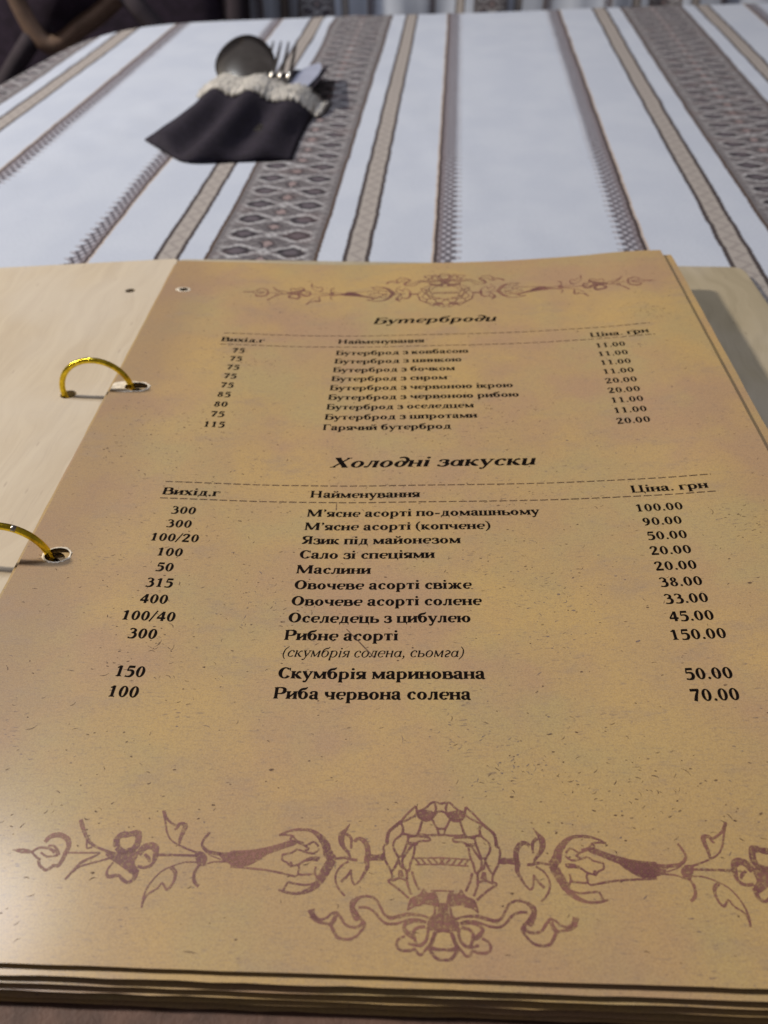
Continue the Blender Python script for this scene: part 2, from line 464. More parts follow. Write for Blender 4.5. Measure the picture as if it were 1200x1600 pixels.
    if c == 'ь': stem(55, 0, 440, 't'); st([(150, 245), (290, 243), (390, 190), (393, 85), (305, 20), (60, 18)], [34, 42, 95, 106, 44, 36]); return 462
    if c == 'ю': stem(50, 0, 440); bar(120, 270, 228, 40); ring(450, 220, 212, 232); return 692
    if c == 'я':
        stem(305, 0, 440); st([(320, 422), (170, 422), (88, 372), (90, 275), (170, 228), (320, 222)], [36, 42, 92, 92, 42, 36]); st([(245, 225), (160, 80), (30, 15)], [76, 98, 34]); return 462
    if c == 'і': stem(75, 0, 440); dot(127, 590, 60); return 258
    # capitals
    if c == 'Б':
        stem(60, 0, 650); bar(70, 485, 631, 40); poly((455, 650), (500, 650), (500, 485), (470, 485))
        st([(170, 372), (340, 370), (480, 305), (482, 115), (360, 20), (100, 18)], [36, 46, 115, 124, 48, 36]); return 565
    if c == 'В':
        stem(60, 0, 650); st([(100, 632), (320, 632), (435, 565), (420, 420), (320, 350), (170, 345)], [36, 46, 112, 112, 46, 34])
        st([(170, 345), (350, 342), (490, 280), (492, 100), (365, 20), (100, 18)], [34, 46, 112, 124, 48, 36]); return 590
    if c == 'Г': stem(60, 0, 650); bar(70, 470, 631, 40); poly((435, 650), (482, 650), (482, 470), (450, 470)); return 500
    if c == 'Ц': stem(60, 0, 650, 't'); stem(470, 0, 650, 't'); bar(25, 680, 20, 42); poly((680, 40), (680, -160), (650, -160), (600, 0), (600, 40)); return 700
    if c == 'Н': stem(60, 0, 650); stem(485, 0, 650); bar(150, 500, 332, 44); return 705
    if c == 'М':
        stem(85, 0, 650, 'bt', 52); stem(665, 0, 650, 'bt', 118); st([(120, 635), (410, 60)], [125, 105]); st([(400, 20), (700, 640)], [52, 52]); return 870
    if c == 'Я':
        stem(405, 0, 650); st([(420, 632), (230, 632), (120, 560), (122, 420), (225, 340), (420, 335)], [36, 48, 110, 110, 46, 36]); st([(310, 338), (190, 110), (30, 16)], [90, 118, 36]); return 585
    if c == 'С':
        ring(330, 325, 296, 342, 128, 42, 40, 322); poly((535, 640), (560, 640), (562, 450), (535, 450), (490, 570)); return 600
    if c == 'О': ring(345, 325, 312, 342, 128, 44); return 690
    if c == 'Р': stem(60, 0, 650); st([(100, 632), (325, 632), (458, 560), (455, 390), (335, 300), (170, 296)], [36, 46, 116, 116, 46, 34]); return 555
    if c == 'Х':
        st([(125, 635), (520, 15)], [128, 128]); st([(520, 640), (110, 10)], [50, 50])
        for x0, x1, y in ((30, 240, 637), (430, 600, 637), (20, 200, 13), (400, 625, 13)): bar(x0, x1, y, 28)
        return 640
    # figures
    if c == '0': ring(264, 318, 226, 330, 112, 38); return 528
    if c == '1': stem(215, 0, 635, 'b', 110, 70); st([(100, 520), (190, 560), (290, 640)], [30, 52, 36]); return 528
    if c == '2': st([(75, 470), (120, 590), (240, 630), (365, 560), (345, 400), (200, 200), (80, 50)], [80, 62, 50, 112, 106, 64, 46]); bar(58, 470, 48, 96); return 528
    if c == '3':
        st([(75, 540), (150, 618), (270, 615), (358, 520), (320, 400), (180, 345)], [56, 52, 50, 106, 84, 34]); st([(180, 345), (350, 335), (422, 195), (350, 45), (200, 5), (65, 35)], [34, 74, 116, 92, 48, 64]); return 528
    if c == '4': st([(330, 635), (55, 205)], [48, 48]); bar(35, 495, 195, 74); stem(285, 0, 640, '', 112); return 528
    if c == '5': bar(140, 450, 592, 92); st([(155, 630), (115, 350)], [42, 42]); st([(110, 350), (230, 388), (375, 345), (418, 195), (340, 45), (200, 5), (65, 35)], [40, 56, 92, 116, 88, 50, 62]); return 528
    if c == '7': bar(60, 475, 588, 96); st([(455, 600), (330, 330), (225, 0)], [48, 92, 124]); return 528
    if c == '8': ring(264, 482, 172, 156, 92, 36); ring(264, 168, 210, 184, 106, 38); return 528
    if c == '9': ring(252, 430, 204, 212, 108, 38); st([(402, 440), (385, 240), (280, 70), (110, 0)], [106, 104, 80, 30]); return 528
    if c == '.': dot(112, 52, 60); return 225
    if c == ',': dot(115, 55, 56); st([(150, 50), (130, -50), (60, -125)], [56, 46, 18]); return 235
    if c == '’': dot(115, 600, 56); st([(150, 595), (130, 500), (60, 430)], [56, 46, 18]); return 225
    if c == '/': st([(20, -60), (330, 690)], [50, 50]); return 350
    if c == '(': st([(260, 700), (110, 500), (75, 280), (110, 50), (260, -160)], [26, 62, 84, 62, 26]); return 300
    if c == ')': st([(40, 700), (190, 500), (225, 280), (190, 50), (40, -160)], [26, 62, 84, 62, 26]); return 300
    if c == '-': bar(40, 290, 215, 70); return 330
    return 300

PAGE_YAW = R(1.9)
UX = (math.cos(PAGE_YAW), -math.sin(PAGE_YAW)); VX = (math.sin(PAGE_YAW), math.cos(PAGE_YAW))
Z_TOP = 13.0
PU = [-120, -104, -72, -45, -35, -15, 3, 15, 42, 66, 78, 89, 109, 125]
PZ = [.2, .2, 0, -.6, -.6, -.3, .55, 1.05, 2.4, 4.4, 5.6, 7.0, 8.3, 8.6]
def page_z(u, v, k=1.):
    return interp(PU, PZ, u) * (.12 + .88 * sst(v, 66, 122)) * k
def uvw(u, v, z):       # menu frame (u across, v up the sheet, mm) to the table frame
    return (u * UX[0] + v * VX[0], u * UX[1] + v * VX[1], z)
def on_page(u, v, dz=0.): return uvw(u, v, Z_TOP + page_z(u, v) + dz)

class Print:
    """ink laid on the top sheet: a very thin sheet of its own that follows the paper"""
    def __init__(s): s.v = []; s.f = []; s.n = 0
    def poly(s, pts, dz=None):
        s.n += 1
        d = .035 + (s.n % 9) * .0016 if dz is None else dz
        b = len(s.v)
        s.v += [on_page(u, v, d) for u, v in pts]
        k = len(pts)
        if k <= 4: s.f.append(tuple(range(b, b + k)))
        else:
            for t in tessellate_polygon([[Vector((u, v, 0)) for u, v in pts]]): s.f.append(tuple(b + i for i in t))
    def build(s, name, mat, parent): return fix_up(mesh_obj(name, [(x, y, z - 1.) for x, y, z in s.v], s.f, mat, parent))
def fix_up(o):
    me = o.data
    bm = bmesh.new(); bm.from_mesh(me)
    for f in bm.faces:
        f.normal_update()
        if f.normal.z < 0: f.normal_flip()
    bm.to_mesh(me); bm.free()
    return o
GC = {}
def get_glyph(c, style):
    if (c, style) not in GC:
        g = G({'b': 1.36, 't': 1.26, 'i': .84}[style], style in 'ti'); a = glyph(g, c); GC[(c, style)] = (g.P, a)
    return GC[(c, style)]
def write(pr, text, u0, u1, v, style='b'):
    em = {'b': 4.95, 't': 7.6, 'i': 4.6}[style] / 1000
    adv = sum(get_glyph(c, style)[1] for c in text)
    bear = 45
    sx = (u1 - u0) / ((adv - 2 * bear) * em)      # natural set width, justified to its column
    sh = .22 if style in 'ti' else 0.
    x = -bear
    for c in text:
        P, a = get_glyph(c, style)
        for p in P:
            pr.poly([(u0 + (x + px + sh * py) * em * sx, v + py * em) for px, py in p])
        x += a

# ------------------------------------------------------------------ materials
M = {}
M['paper'] = paper_mat()
M['board'] = board_mat('pale_birch_board', (.43, .36, .265, 1), (.48, .41, .305, 1), (.27, .21, .165, 1))
M['back_board'] = board_mat('worn_beige_board', (.315, .27, .185, 1), (.365, .315, .22, 1), (.20, .165, .115, 1))
M['ink'] = plain('black_brown_print_ink', (.0055, .0032, .0028), .85, 0, .3, 300, .05)
def orn_mat():
    n = NT('faded_purple_print_ink'); o = n.obj()
    n.base(n.mix(n.ramp(n.noise(o, 70, 4, .7), .35, .65), (.150, .062, .066, 1), (.250, .118, .090, 1)), .5, 0, .35)
    tr = n.node('ShaderNodeBsdfTransparent'); mx = n.node('ShaderNodeMixShader')
    f = n.ramp(n.noise(o, 1500, 3, .8), .36, .60, .22, .92)
    n.link(f, mx.inputs[0]); n.t.links.new(tr.outputs[0], mx.inputs[1]); n.t.links.new(n.b.outputs[0], mx.inputs[2]); n.t.links.new(mx.outputs[0], n.out.inputs[0])
    return n.m
M['orn'] = orn_mat()
M['dash'] = plain('brown_print_ink', (.050, .024, .017), .55, 0, .3, 300, .3)
def fleck_mat(name, col, a):
    n = NT(name); o = n.obj()
    n.base(col, .6, 0, .3)
    tr = n.node('ShaderNodeBsdfTransparent'); mx = n.node('ShaderNodeMixShader')
    n.link(n.ramp(n.noise(o, 900, 3, .8), .30, .65, a * .35, a), mx.inputs[0]); n.t.links.new(tr.outputs[0], mx.inputs[1]); n.t.links.new(n.b.outputs[0], mx.inputs[2]); n.t.links.new(mx.outputs[0], n.out.inputs[0])
    return n.m
M['fleck'] = fleck_mat('dark_parchment_flecks', (.085, .045, .035, 1), .75)
M['fleck_blue'] = fleck_mat('blue_grey_parchment_flecks', (.12, .10, .14, 1), .6)
M['gold'] = plain('polished_brass_ring', (.80, .56, .035), .2, 1.0, .35, 330, .5, .00008)
M['ring_joint'] = plain('worn_steel_joint', (.35, .33, .30), .3, 1.0, .2, 300)
M['torn'] = plain('torn_white_paper_fibre', (.62, .56, .46), .9, 0, .25, 500, .2, .0002)
M['cloth'] = cloth_mat()
M['wood'] = plain('dark_table_wood', (.05, .03, .022), .45, 0, .3, 30)
M['floor'] = plain('dark_wooden_floor', (.035, .024, .024), .5, 0, .35, 6)
M['wall'] = plain('dim_restaurant_wall', (.07, .055, .07), .8, 0, .25, 4)

# ------------------------------------------------------------------ floor and far wall
tag(fix(mesh_obj('floor', *box(-6000, 6000, -2500, 5200, -780, -740), M['floor'])), kind='structure')
tag(fix(mesh_obj('far_wall', *box(-6000, 6000, 5200, 5300, -740, 2000), M['wall'])), kind='structure')

# ------------------------------------------------------------------ dining table and its cloth
# the top is a slightly skewed rounded panel: corner points in mm
def round_poly(P, rads, n=8):
    out = []
    for i, p in enumerate(P):
        a = Vector(P[i - 1]); b = Vector(p); c = Vector(P[(i + 1) % len(P)])
        r = rads[i]
        d1 = (a - b).normalized(); d2 = (c - b).normalized()
        p1 = b + d1 * r; p2 = b + d2 * r
        for k in range(n + 1):
            t = k / n
            out.append(tuple((1-t)**2 * p1 + 2*t*(1-t) * b + t*t * p2))
    return out
TABLE = [(-420, -260), (640, -260), (735, 1108), (-272, 938)]
TR = [60, 60, 60, 105]
table = tag(empty('dining_table', (.12, .38, -.74)), 'dark wooden dining table hidden under the striped cloth that carries the menu', 'table')
def local(o, vs): return [(x - o.location.x * 1000, y - o.location.y * 1000, z - o.location.z * 1000) for x, y, z in vs]
tp = round_poly(TABLE, TR)
tv = [(x, y, -30.) for x, y in tp] + [(x, y, -3.) for x, y in tp]
nn = len(tp)
tf = [tuple(range(nn))[::-1], tuple(range(nn, 2 * nn))] + [(i, (i + 1) % nn, nn + (i + 1) % nn, nn + i) for i in range(nn)]
mesh_obj('tabletop', local(table, tv), tf, M['wood'], table)
for x, y in ((-330, -190), (560, -190), (610, 1010), (-60, 780)):
    vs, fs = box(x - 28, x + 28, y - 28, y + 28, -740, -30)
    for i in range(4): vs[i] = (x + (vs[i][0] - x) * .7, y + (vs[i][1] - y) * .7, vs[i][2])
    bevel(mesh_obj('leg', local(table, vs), fs, M['wood'], table), .004)

YAW_C = R(4.0)
NEAR = ([-500, -350, -303, -258, -181, -171.6, -139, -126.4, -114, -60, -46.7, -34.2, -2.5, 10.2, 89.1, 102.5, 140.6, 153.9, 170.2, 230, 245, 259, 294, 700],
        [-512, -362, -314, -269, -184, -171.5, -140, -127, -114, -60, -46.7, -34.2, -2.5, 10.2, 89., 102., 133.4, 146.1, 159.4, 213.4, 226.7, 239.4, 270.9, 620])
FAR = ([-500, -332, -323, -303, -273, -258, -175, -145, -128, -118, -60, -45.5, -33.3, -2.3, 12.1, 99.5, 115, 149.8, 165.8, 181.3, 248.3, 262, 279, 319, 700],
       [-503, -333.4, -320, -307.4, -276, -263, -177, -142, -129, -114, -60, -46.7, -34.2, -2.5, 10.2, 89., 102., 133.4, 146.1, 159.4, 213.4, 226.7, 239.4, 270.9, 590])
def lin(xs, ys, x):
    i = min(max(bisect_right(xs, x) - 1, 0), len(xs) - 2)
    return ys[i] + (ys[i + 1] - ys[i]) * (x - xs[i]) / (xs[i + 1] - xs[i])
def cloth_uv(x, y):
    s = x * math.cos(YAW_C) - y * math.sin(YAW_C)
    t = x * math.sin(YAW_C) + y * math.cos(YAW_C)
    k = (y - 413) / 587.
    k = min(1.1, max(-.15, k))
    return (lin(*NEAR, s) * (1 - k) + lin(*FAR, s) * k, t)
def cloth_z(x, y):
    n = noise.noise(Vector((x * .006, y * .004, 1.3))) * .9 + noise.noise(Vector((x * .02, y * .009, 7.))) * .3
    # soft ironing creases running up the cloth
    for cx, sl, a in ((-235, .38, 1.5), (42, .05, .7), (60, -.22, .8), (-60, .12, .6)):
        d = x - cx - (y - 450) * sl
        n += a * math.exp(-(d / 5.) ** 2)
    return n + .35
cl = MB()
SX, SY = 12, 14
idx = {}
def inside(x, y):
    c = False
    for i in range(nn):
        a, b = tp[i], tp[i - 1]
        if (a[1] > y) != (b[1] > y) and x < (b[0] - a[0]) * (y - a[1]) / (b[1] - a[1]) + a[0]: c = not c
    return c
vin = []
for iy in range(-300, 1200, SY):
    for ix in range(-450, 780, SX):
        if inside(ix, iy):
            # keep clear of the rim so that triangles stay regular
            vin.append((float(ix), float(iy)))
def rim_pts(step=14.):
    out = []
    for i in range(nn):
        a, b = Vector(tp[i]), Vector(tp[(i + 1) % nn]); L = (b - a).length
        m = max(1, round(L / step))
        for k in range(m): out.append(tuple(a + (b - a) * k / m))
    return out
rim = rim_pts()
nr = len(rim)
def far_from_rim(p):
    return all((p[0] - q[0]) ** 2 + (p[1] - q[1]) ** 2 > 60 for q in rim)
vin = [p for p in vin if far_from_rim(p)]
pts = [Vector(q) for q in rim] + [Vector(q) for q in vin]
res = delaunay_2d_cdt(pts, [], [list(range(nr))], 1, 1e-4)
V2, F2 = res[0], res[2]
vs = [(p.x, p.y, cloth_z(p.x, p.y)) for p in V2]
uvs = [cloth_uv(p.x, p.y) for p in V2]
# rounded rim and hanging drop with soft folds
rows = [(4, -1.2), (8, -5), (9.5, -14), (10, -35), (10, -65), (11, -100), (12, -140), (13, -185), (14, -230)]
base = len(vs)
cxy = Vector((120, 380))
loopz = []
for r, (o, z) in enumerate(rows):
    for i, q in enumerate(rim):
        a, b = Vector(rim[i - 1]), Vector(rim[(i + 1) % nr])
        t = (b - a).normalized(); nrm = Vector((t.y, -t.x))
        wav = math.sin(i * .42 + math.sin(i * .13) * 2) * min(1, max(0, (-z - 20) / 150)) * 13
        p = Vector(q) + nrm * (o + wav + (6 if z < -60 else 0))
        uq = cloth_uv(q[0] + nrm.x * (-z), q[1] + nrm.y * (-z))
        vs.append((p.x, p.y, z)); uvs.append(uq)
rmap = {}
for i, q in enumerate(rim):
    best = min(range(len(V2)), key=lambda k: (V2[k].x - q[0]) ** 2 + (V2[k].y - q[1]) ** 2) if False else i
    rmap[i] = best
faces = [tuple(f) for f in F2]
for i in range(nr):
    j = (i + 1) % nr
    faces.append((rmap[i], rmap[j], base + j, base + i))
    for r in range(len(rows) - 1):
        faces.append((base + r * nr + i, base + r * nr + j, base + (r + 1) * nr + j, base + (r + 1) * nr + i))
tc = mesh_obj('tablecloth', vs, faces, M['cloth'], None, True, uvs)
fix(tc)
tag(tc, 'white linen tablecloth with dark woven ornamental stripes under the open menu', 'tablecloth')

# ------------------------------------------------------------------ the menu folder
menu = tag(empty('menu_folder', (0, 0, .001)), 'open ring-bound restaurant menu with parchment-print pages between pale wooden boards', 'menu')
def mloc(vs): return [(x, y, z - 1.0) for x, y, z in vs]

def sheet_mesh(outline, holes, zfun, thick, step, uvoff=(0, 0), dz_under=None):
    """a thin solid sheet with real holes; outline and holes in (u, v) mm"""
    pts, edges, = [], []
    def loop(L):
        b = len(pts)
        for q in L: pts.append(Vector(q))
        for i in range(len(L)): edges.append((b + i, b + (i + 1) % len(L)))
        return list(range(b, b + len(L)))
    lo = loop(outline); lh = [loop(h) for h in holes]
    us = [q[0] for q in outline]; vv = [q[1] for q in outline]
    def inpoly(L, x, y):
        c = False
        for i in range(len(L)):
            a, b = L[i], L[i - 1]
            if (a[1] > y) != (b[1] > y) and x < (b[0] - a[0]) * (y - a[1]) / (b[1] - a[1]) + a[0]: c = not c
        return c
    y = min(vv) + step * .5
    allr = list(pts)
    while y < max(vv):
        x = min(us) + step * .5
        while x < max(us):
            if inpoly(outline, x, y) and not any(inpoly(h, x, y) for h in holes):
                near = False
                if x - min(us) < 16 or max(us) - x < 6 or y - min(vv) < 6 or max(vv) - y < 6:
                    near = any((x - q.x) ** 2 + (y - q.y) ** 2 < (step * .3) ** 2 for q in allr)
                if not near: pts.append(Vector((x, y)))
            x += step
        y += step
    r = delaunay_2d_cdt(pts, edges, [], 0, 1e-5)
    V, F = r[0], r[2]
    keep = []
    for f in F:
        cx = sum(V[i].x for i in f) / len(f); cy = sum(V[i].y for i in f) / len(f)
        if inpoly(outline, cx, cy) and not any(inpoly(h, cx, cy) for h in holes):
            a, b, c = (V[i] for i in f[:3])
            if (b.x - a.x) * (c.y - a.y) - (c.x - a.x) * (b.y - a.y) < 0: f = f[::-1]
            keep.append(tuple(f))
    n = len(V)
    top = [uvw(p.x, p.y, zfun(p.x, p.y)) for p in V]
    bot = [uvw(p.x, p.y, zfun(p.x, p.y) - thick) for p in V]
    ec = {}
    for f in keep:
        for i in range(len(f)):
            a, b = f[i], f[(i + 1) % len(f)]; ec[(a, b)] = 1
    faces = list(keep) + [tuple(i + n for i in f[::-1]) for f in keep]
    for (a, b) in ec:
        if (b, a) not in ec: faces.append((b, a, a + n, b + n))
    uv = [(p.x + uvoff[0], p.y + uvoff[1]) for p in V] * 2
    return mloc(top + bot), faces, uv
def rect_loop(u0, u1, v0, v1, step=6., rag=0., seed=1):
    rr = random.Random(seed)
    out = []
    def seg(a, b):
        L = math.hypot(b[0] - a[0], b[1] - a[1]); m = max(1, int(L / step))
        for k in range(m): out.append((a[0] + (b[0] - a[0]) * k / m + rr.uniform(-rag, rag), a[1] + (b[1] - a[1]) * k / m + rr.uniform(-rag, rag)))
    seg((u0, v0), (u1, v0)); seg((u1, v0), (u1, v1)); seg((u1, v1), (u0, v1)); seg((u0, v1), (u0, v0))
    return out
def hole_loop(cu, cv, ru, rv, n=16, rag=.0, seed=1, tilt=0.):
    rr = random.Random(seed); out = []
    for k in range(n):
        a = -k / n * 2 * math.pi; q = 1 + rr.uniform(-rag, rag)
        out.append((cu + ru * q * math.cos(a), cv + rv * q * math.sin(a)))
    return out

# --- boards
bk = MB()
BO = [(-112, 38), (155.5, 38), (155.5, 372.5), (-112, 372.5)]
bo = round_poly([Vector(p) for p in BO], [7, 7, 7, 7], 5)
bo = [tuple(p) for p in bo]
bv, bf, bu = sheet_mesh(bo, [hole_loop(-101, v, 3, 3, 12) for v in (322.6, 246.3, 160.6, 84)], lambda u, v: 4.6, 3.2, 16., (300, 40))
ob = mesh_obj('back_cover', bv, bf, M['back_board'], menu, False, bu); tag(ob, 'worn beige rear board under the stack of pages')
bevel(ob, .0006, 2, 50)
M['board_shade'] = plain('dark_brown_board_shade', (.085, .046, .032), .6, 0, .3, 120, .3, .0003)  # added dark brown strip: painted shade along the foot of the rear board
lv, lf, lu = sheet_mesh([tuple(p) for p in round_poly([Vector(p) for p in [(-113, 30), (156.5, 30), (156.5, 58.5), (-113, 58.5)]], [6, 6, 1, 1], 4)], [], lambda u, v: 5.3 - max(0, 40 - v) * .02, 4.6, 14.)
ob = mesh_obj('board_shade_strip', lv, lf, M['board_shade'], menu, False, lu); bevel(ob, .0008, 2, 50)
def fz(u, v): return 10.4 + (u + 105) * .068 - .0 + .25 * math.sin(u * .03)
FO = [tuple(p) for p in round_poly([Vector(p) for p in [(-372, 60), (-106.3, 60), (-106.3, 360), (-372, 360)]], [7, 3, 3, 7], 5)]
bv, bf, bu = sheet_mesh(FO, [hole_loop(-120.7, v, 2.9, 2.7, 14) for v in (246.4, 160.6, 84)] + [hole_loop(-120.5, 328.6, 2.2, 1.9, 12)], fz, 3.0, 16.)
ob = mesh_obj('front_cover', bv, bf, M['board'], menu, True, bu); tag(ob, 'pale birch front board folded open to the left')
ob.data.shade_smooth() if False else None
bevel(ob, .0005, 2, 50)

# --- sheets, the lowest first; the uppermost carries the print
NS = 10
def top_hole_1():
    # the second hole has been torn through to the sheet's edge
    return None
HV = (322.6, 246.3, 160.6, 84.)
rs = random.Random(5)
offs = [(0, 0, 0)] + [(-1.4, 4.6, -1.5), (.7, 5.6, -1.1), (-.9, 2.0, -2.3), (.9, 3.1, -1.9), (-.9, 1.4, -3.0), (.4, 2.5, -2.6), (-.2, 1.0, -3.4), (-.6, 1.6, -3.0), (.3, .8, -3.8)]
zs = [Z_TOP - q for q in (0, 1.1, 1.7, 2.6, 3.3, 4.1, 4.9, 5.6, 6.4, 7.1)]
kk = [1., .93, .84, .7, .56, .44, .34, .25, .16, .08]
for i in range(NS - 1, -1, -1):
    du0, du1, dv = offs[i]
    ol = rect_loop(-104.3 + du0, 109 + du1, 56.6 + dv, 351 + dv * .5 - (.8 if i else 0), 6., .06 if i == 0 else .12, i + 3)
    hs = []
    for j, hv in enumerate(HV):
        q = rs.uniform(-1.6, 1.6) if i else 0
        if j == 0: hs.append(hole_loop(-95.3 + q * .6, hv, 2.1, 1.5, 14, .14, i * 7 + j))
        elif j == 1: hs.append(hole_loop(-95.6 + q * .6, hv + q * .5, 4.3 - (1.2 if i else 0), 2.9 - (.7 if i else 0), 18, .06, i * 7 + j))
        else: hs.append(hole_loop(-95.0 + q * .8 - (.9 if i else 0), hv + q * .5, 3.6 - (1.0 if i else 0), 2.9 - (.7 if i else 0), 18, .05, i * 7 + j))
    bv, bf, bu = sheet_mesh(ol, hs, lambda u, v, i=i: zs[i] + page_z(u, v, kk[i]) + (.16 * math.sin(u * .05 + i * 2.1) + .14 * noise.noise(Vector((u * .03, v * .02, i * 3.)))) * (i > 0), .13 if i else .16, 7. if i == 0 else 9., (i * 260 * (1 if i else 0), i * 77))
    pg = mesh_obj('page', bv, bf, M['paper'], menu, False, bu)
    for p in pg.data.polygons: p.use_smooth = abs(p.normal.z) > .5
    if i == 0: tag(pg, 'uppermost parchment page listing sandwiches and cold starters'); PAGE = pg
# loosen the shared normals between faces and rims
for o in [c for c in menu.children if c.name.startswith(('page', 'front_cover'))]:
    o.data.set_sharp_from_angle(angle=R(40))

# --- print on the upper sheet
pr = Print()
T2 = [179.3 - 5.885 * k for k in range(12)]
rowsT2 = [0, 1, 2, 3, 4, 5, 6, 7, 8, 10, 11]
DW = 2.42
def left_num(t, v, cu=-64.5):
    wd = len(t) * DW - .25 - (.75 if '/' in t else 0)
    write(pr, t, cu - wd / 2, cu + wd / 2, v)
def right_num(t, v, u0):
    wd = sum(1.02 if c == '.' else DW for c in t) - .25
    write(pr, t, u0, u0 + wd, v)
L = '300 300 100/20 100 50 315 400 100/40 300 150 100'.split()
Rn = '100.00 90.00 50.00 20.00 20.00 38.00 33.00 45.00 150.00 50.00 70.00'.split()
Ru = [65.6, 66.4, 66.4, 66.1, 66.05, 66., 65.95, 65.8, 64.7, 65.35, 65.25]
names = ['М’ясне асорті по-домашньому', 'М’ясне асорті (копчене)', 'Язик під майонезом', 'Сало зі спеціями', 'Маслини', 'Овочеве асорті свіже',
         'Овочеве асорті солене', 'Оселедець з цибулею', 'Рибне асорті', 'Скумбрія маринована', 'Риба червона солена']
nu = [(-28.3, 38.4), (-28.4, 24.1), (-28.5, 15.5), (-28.6, 8.2), (-28.8, -9.0), (-28.7, 17.7), (-28.8, 20.0), (-28.9, 17.0), (-29.0, -1.1), (-29.2, 19.5), (-29.35, 15.9)]
for k, r in enumerate(rowsT2):
    v = T2[r]
    left_num(L[k], v - .1); right_num(Rn[k], v - .1, Ru[k]); write(pr, names[k], nu[k][0], nu[k][1], v + .3 + .08 * min(r, 8))
write(pr, '(скумбрія солена, сьомга)', -29.1, 14.7, 127.9, 'i')
write(pr, 'Вихід.г', -72.4, -55.6, 187.7); write(pr, 'Найменування', -28.1, 4.2, 188.2); write(pr, 'Ціна. грн', 66.1, 87.2, 187.7)
write(pr, 'Холодні закуски', -23.4, 39.5, 203.0, 't')
write(pr, 'Бутерброди', -14.0, 33.9, 295.8, 't')
write(pr, 'Вихід.г', -71.6, -55.4, 279.8); write(pr, 'Найменування', -26.7, 5.8, 280.2); write(pr, 'Ціна. грн', 68.4, 89.2, 279.2)
n1 = ['Бутерброд з ковбасою', 'Бутерброд з шинкою', 'Бутерброд з бочком', 'Бутерброд з сиром', 'Бутерброд з червоною ікрою', 'Бутерброд з червоною рибою', 'Бутерброд з оселедцем', 'Бутерброд з шпротами', 'Гарячий бутерброд']
e1 = [22.3, 19.5, 16.8, 13.9, 36.7, 38.2, 22.4, 23.2, 14.4]
l1 = '75 75 75 75 75 85 80 75 115'.split(); r1 = '11.00 11.00 11.00 11.00 20.00 20.00 11.00 11.00 20.00'.split()
for k in range(9):
    v = 271.7 - 6.08 * k
    left_num(l1[k], v, -63.9); write(pr, n1[k], -26.9 - .07 * k, e1[k], v); right_num(r1[k], v - .6, 69.0 - .13 * k)
letters = pr.build('lettering', M['ink'], PAGE); tag(letters, 'black serif lettering of dishes, weights and prices')
pd = Print()
for v, a, b in ((193.8, -72.9, 89.6), (186.0, -72.7, 89.6), (286.2, -71.7, 91.0), (277.6, -71.7, 91.2)):
    u = a
    while u < b:
        q = min(b, u + 2.25); h = .2
        pd.poly([(u, v - h), ((u + q) / 2, v - h), (q, v - h + .02), (q, v + h), ((u + q) / 2, v + h), (u, v + h - .02)]) ; u += 2.95
tag(pd.build('dashed_rule', M['dash'], PAGE), 'brown dashed rules above and below the column headings', kind='stuff')

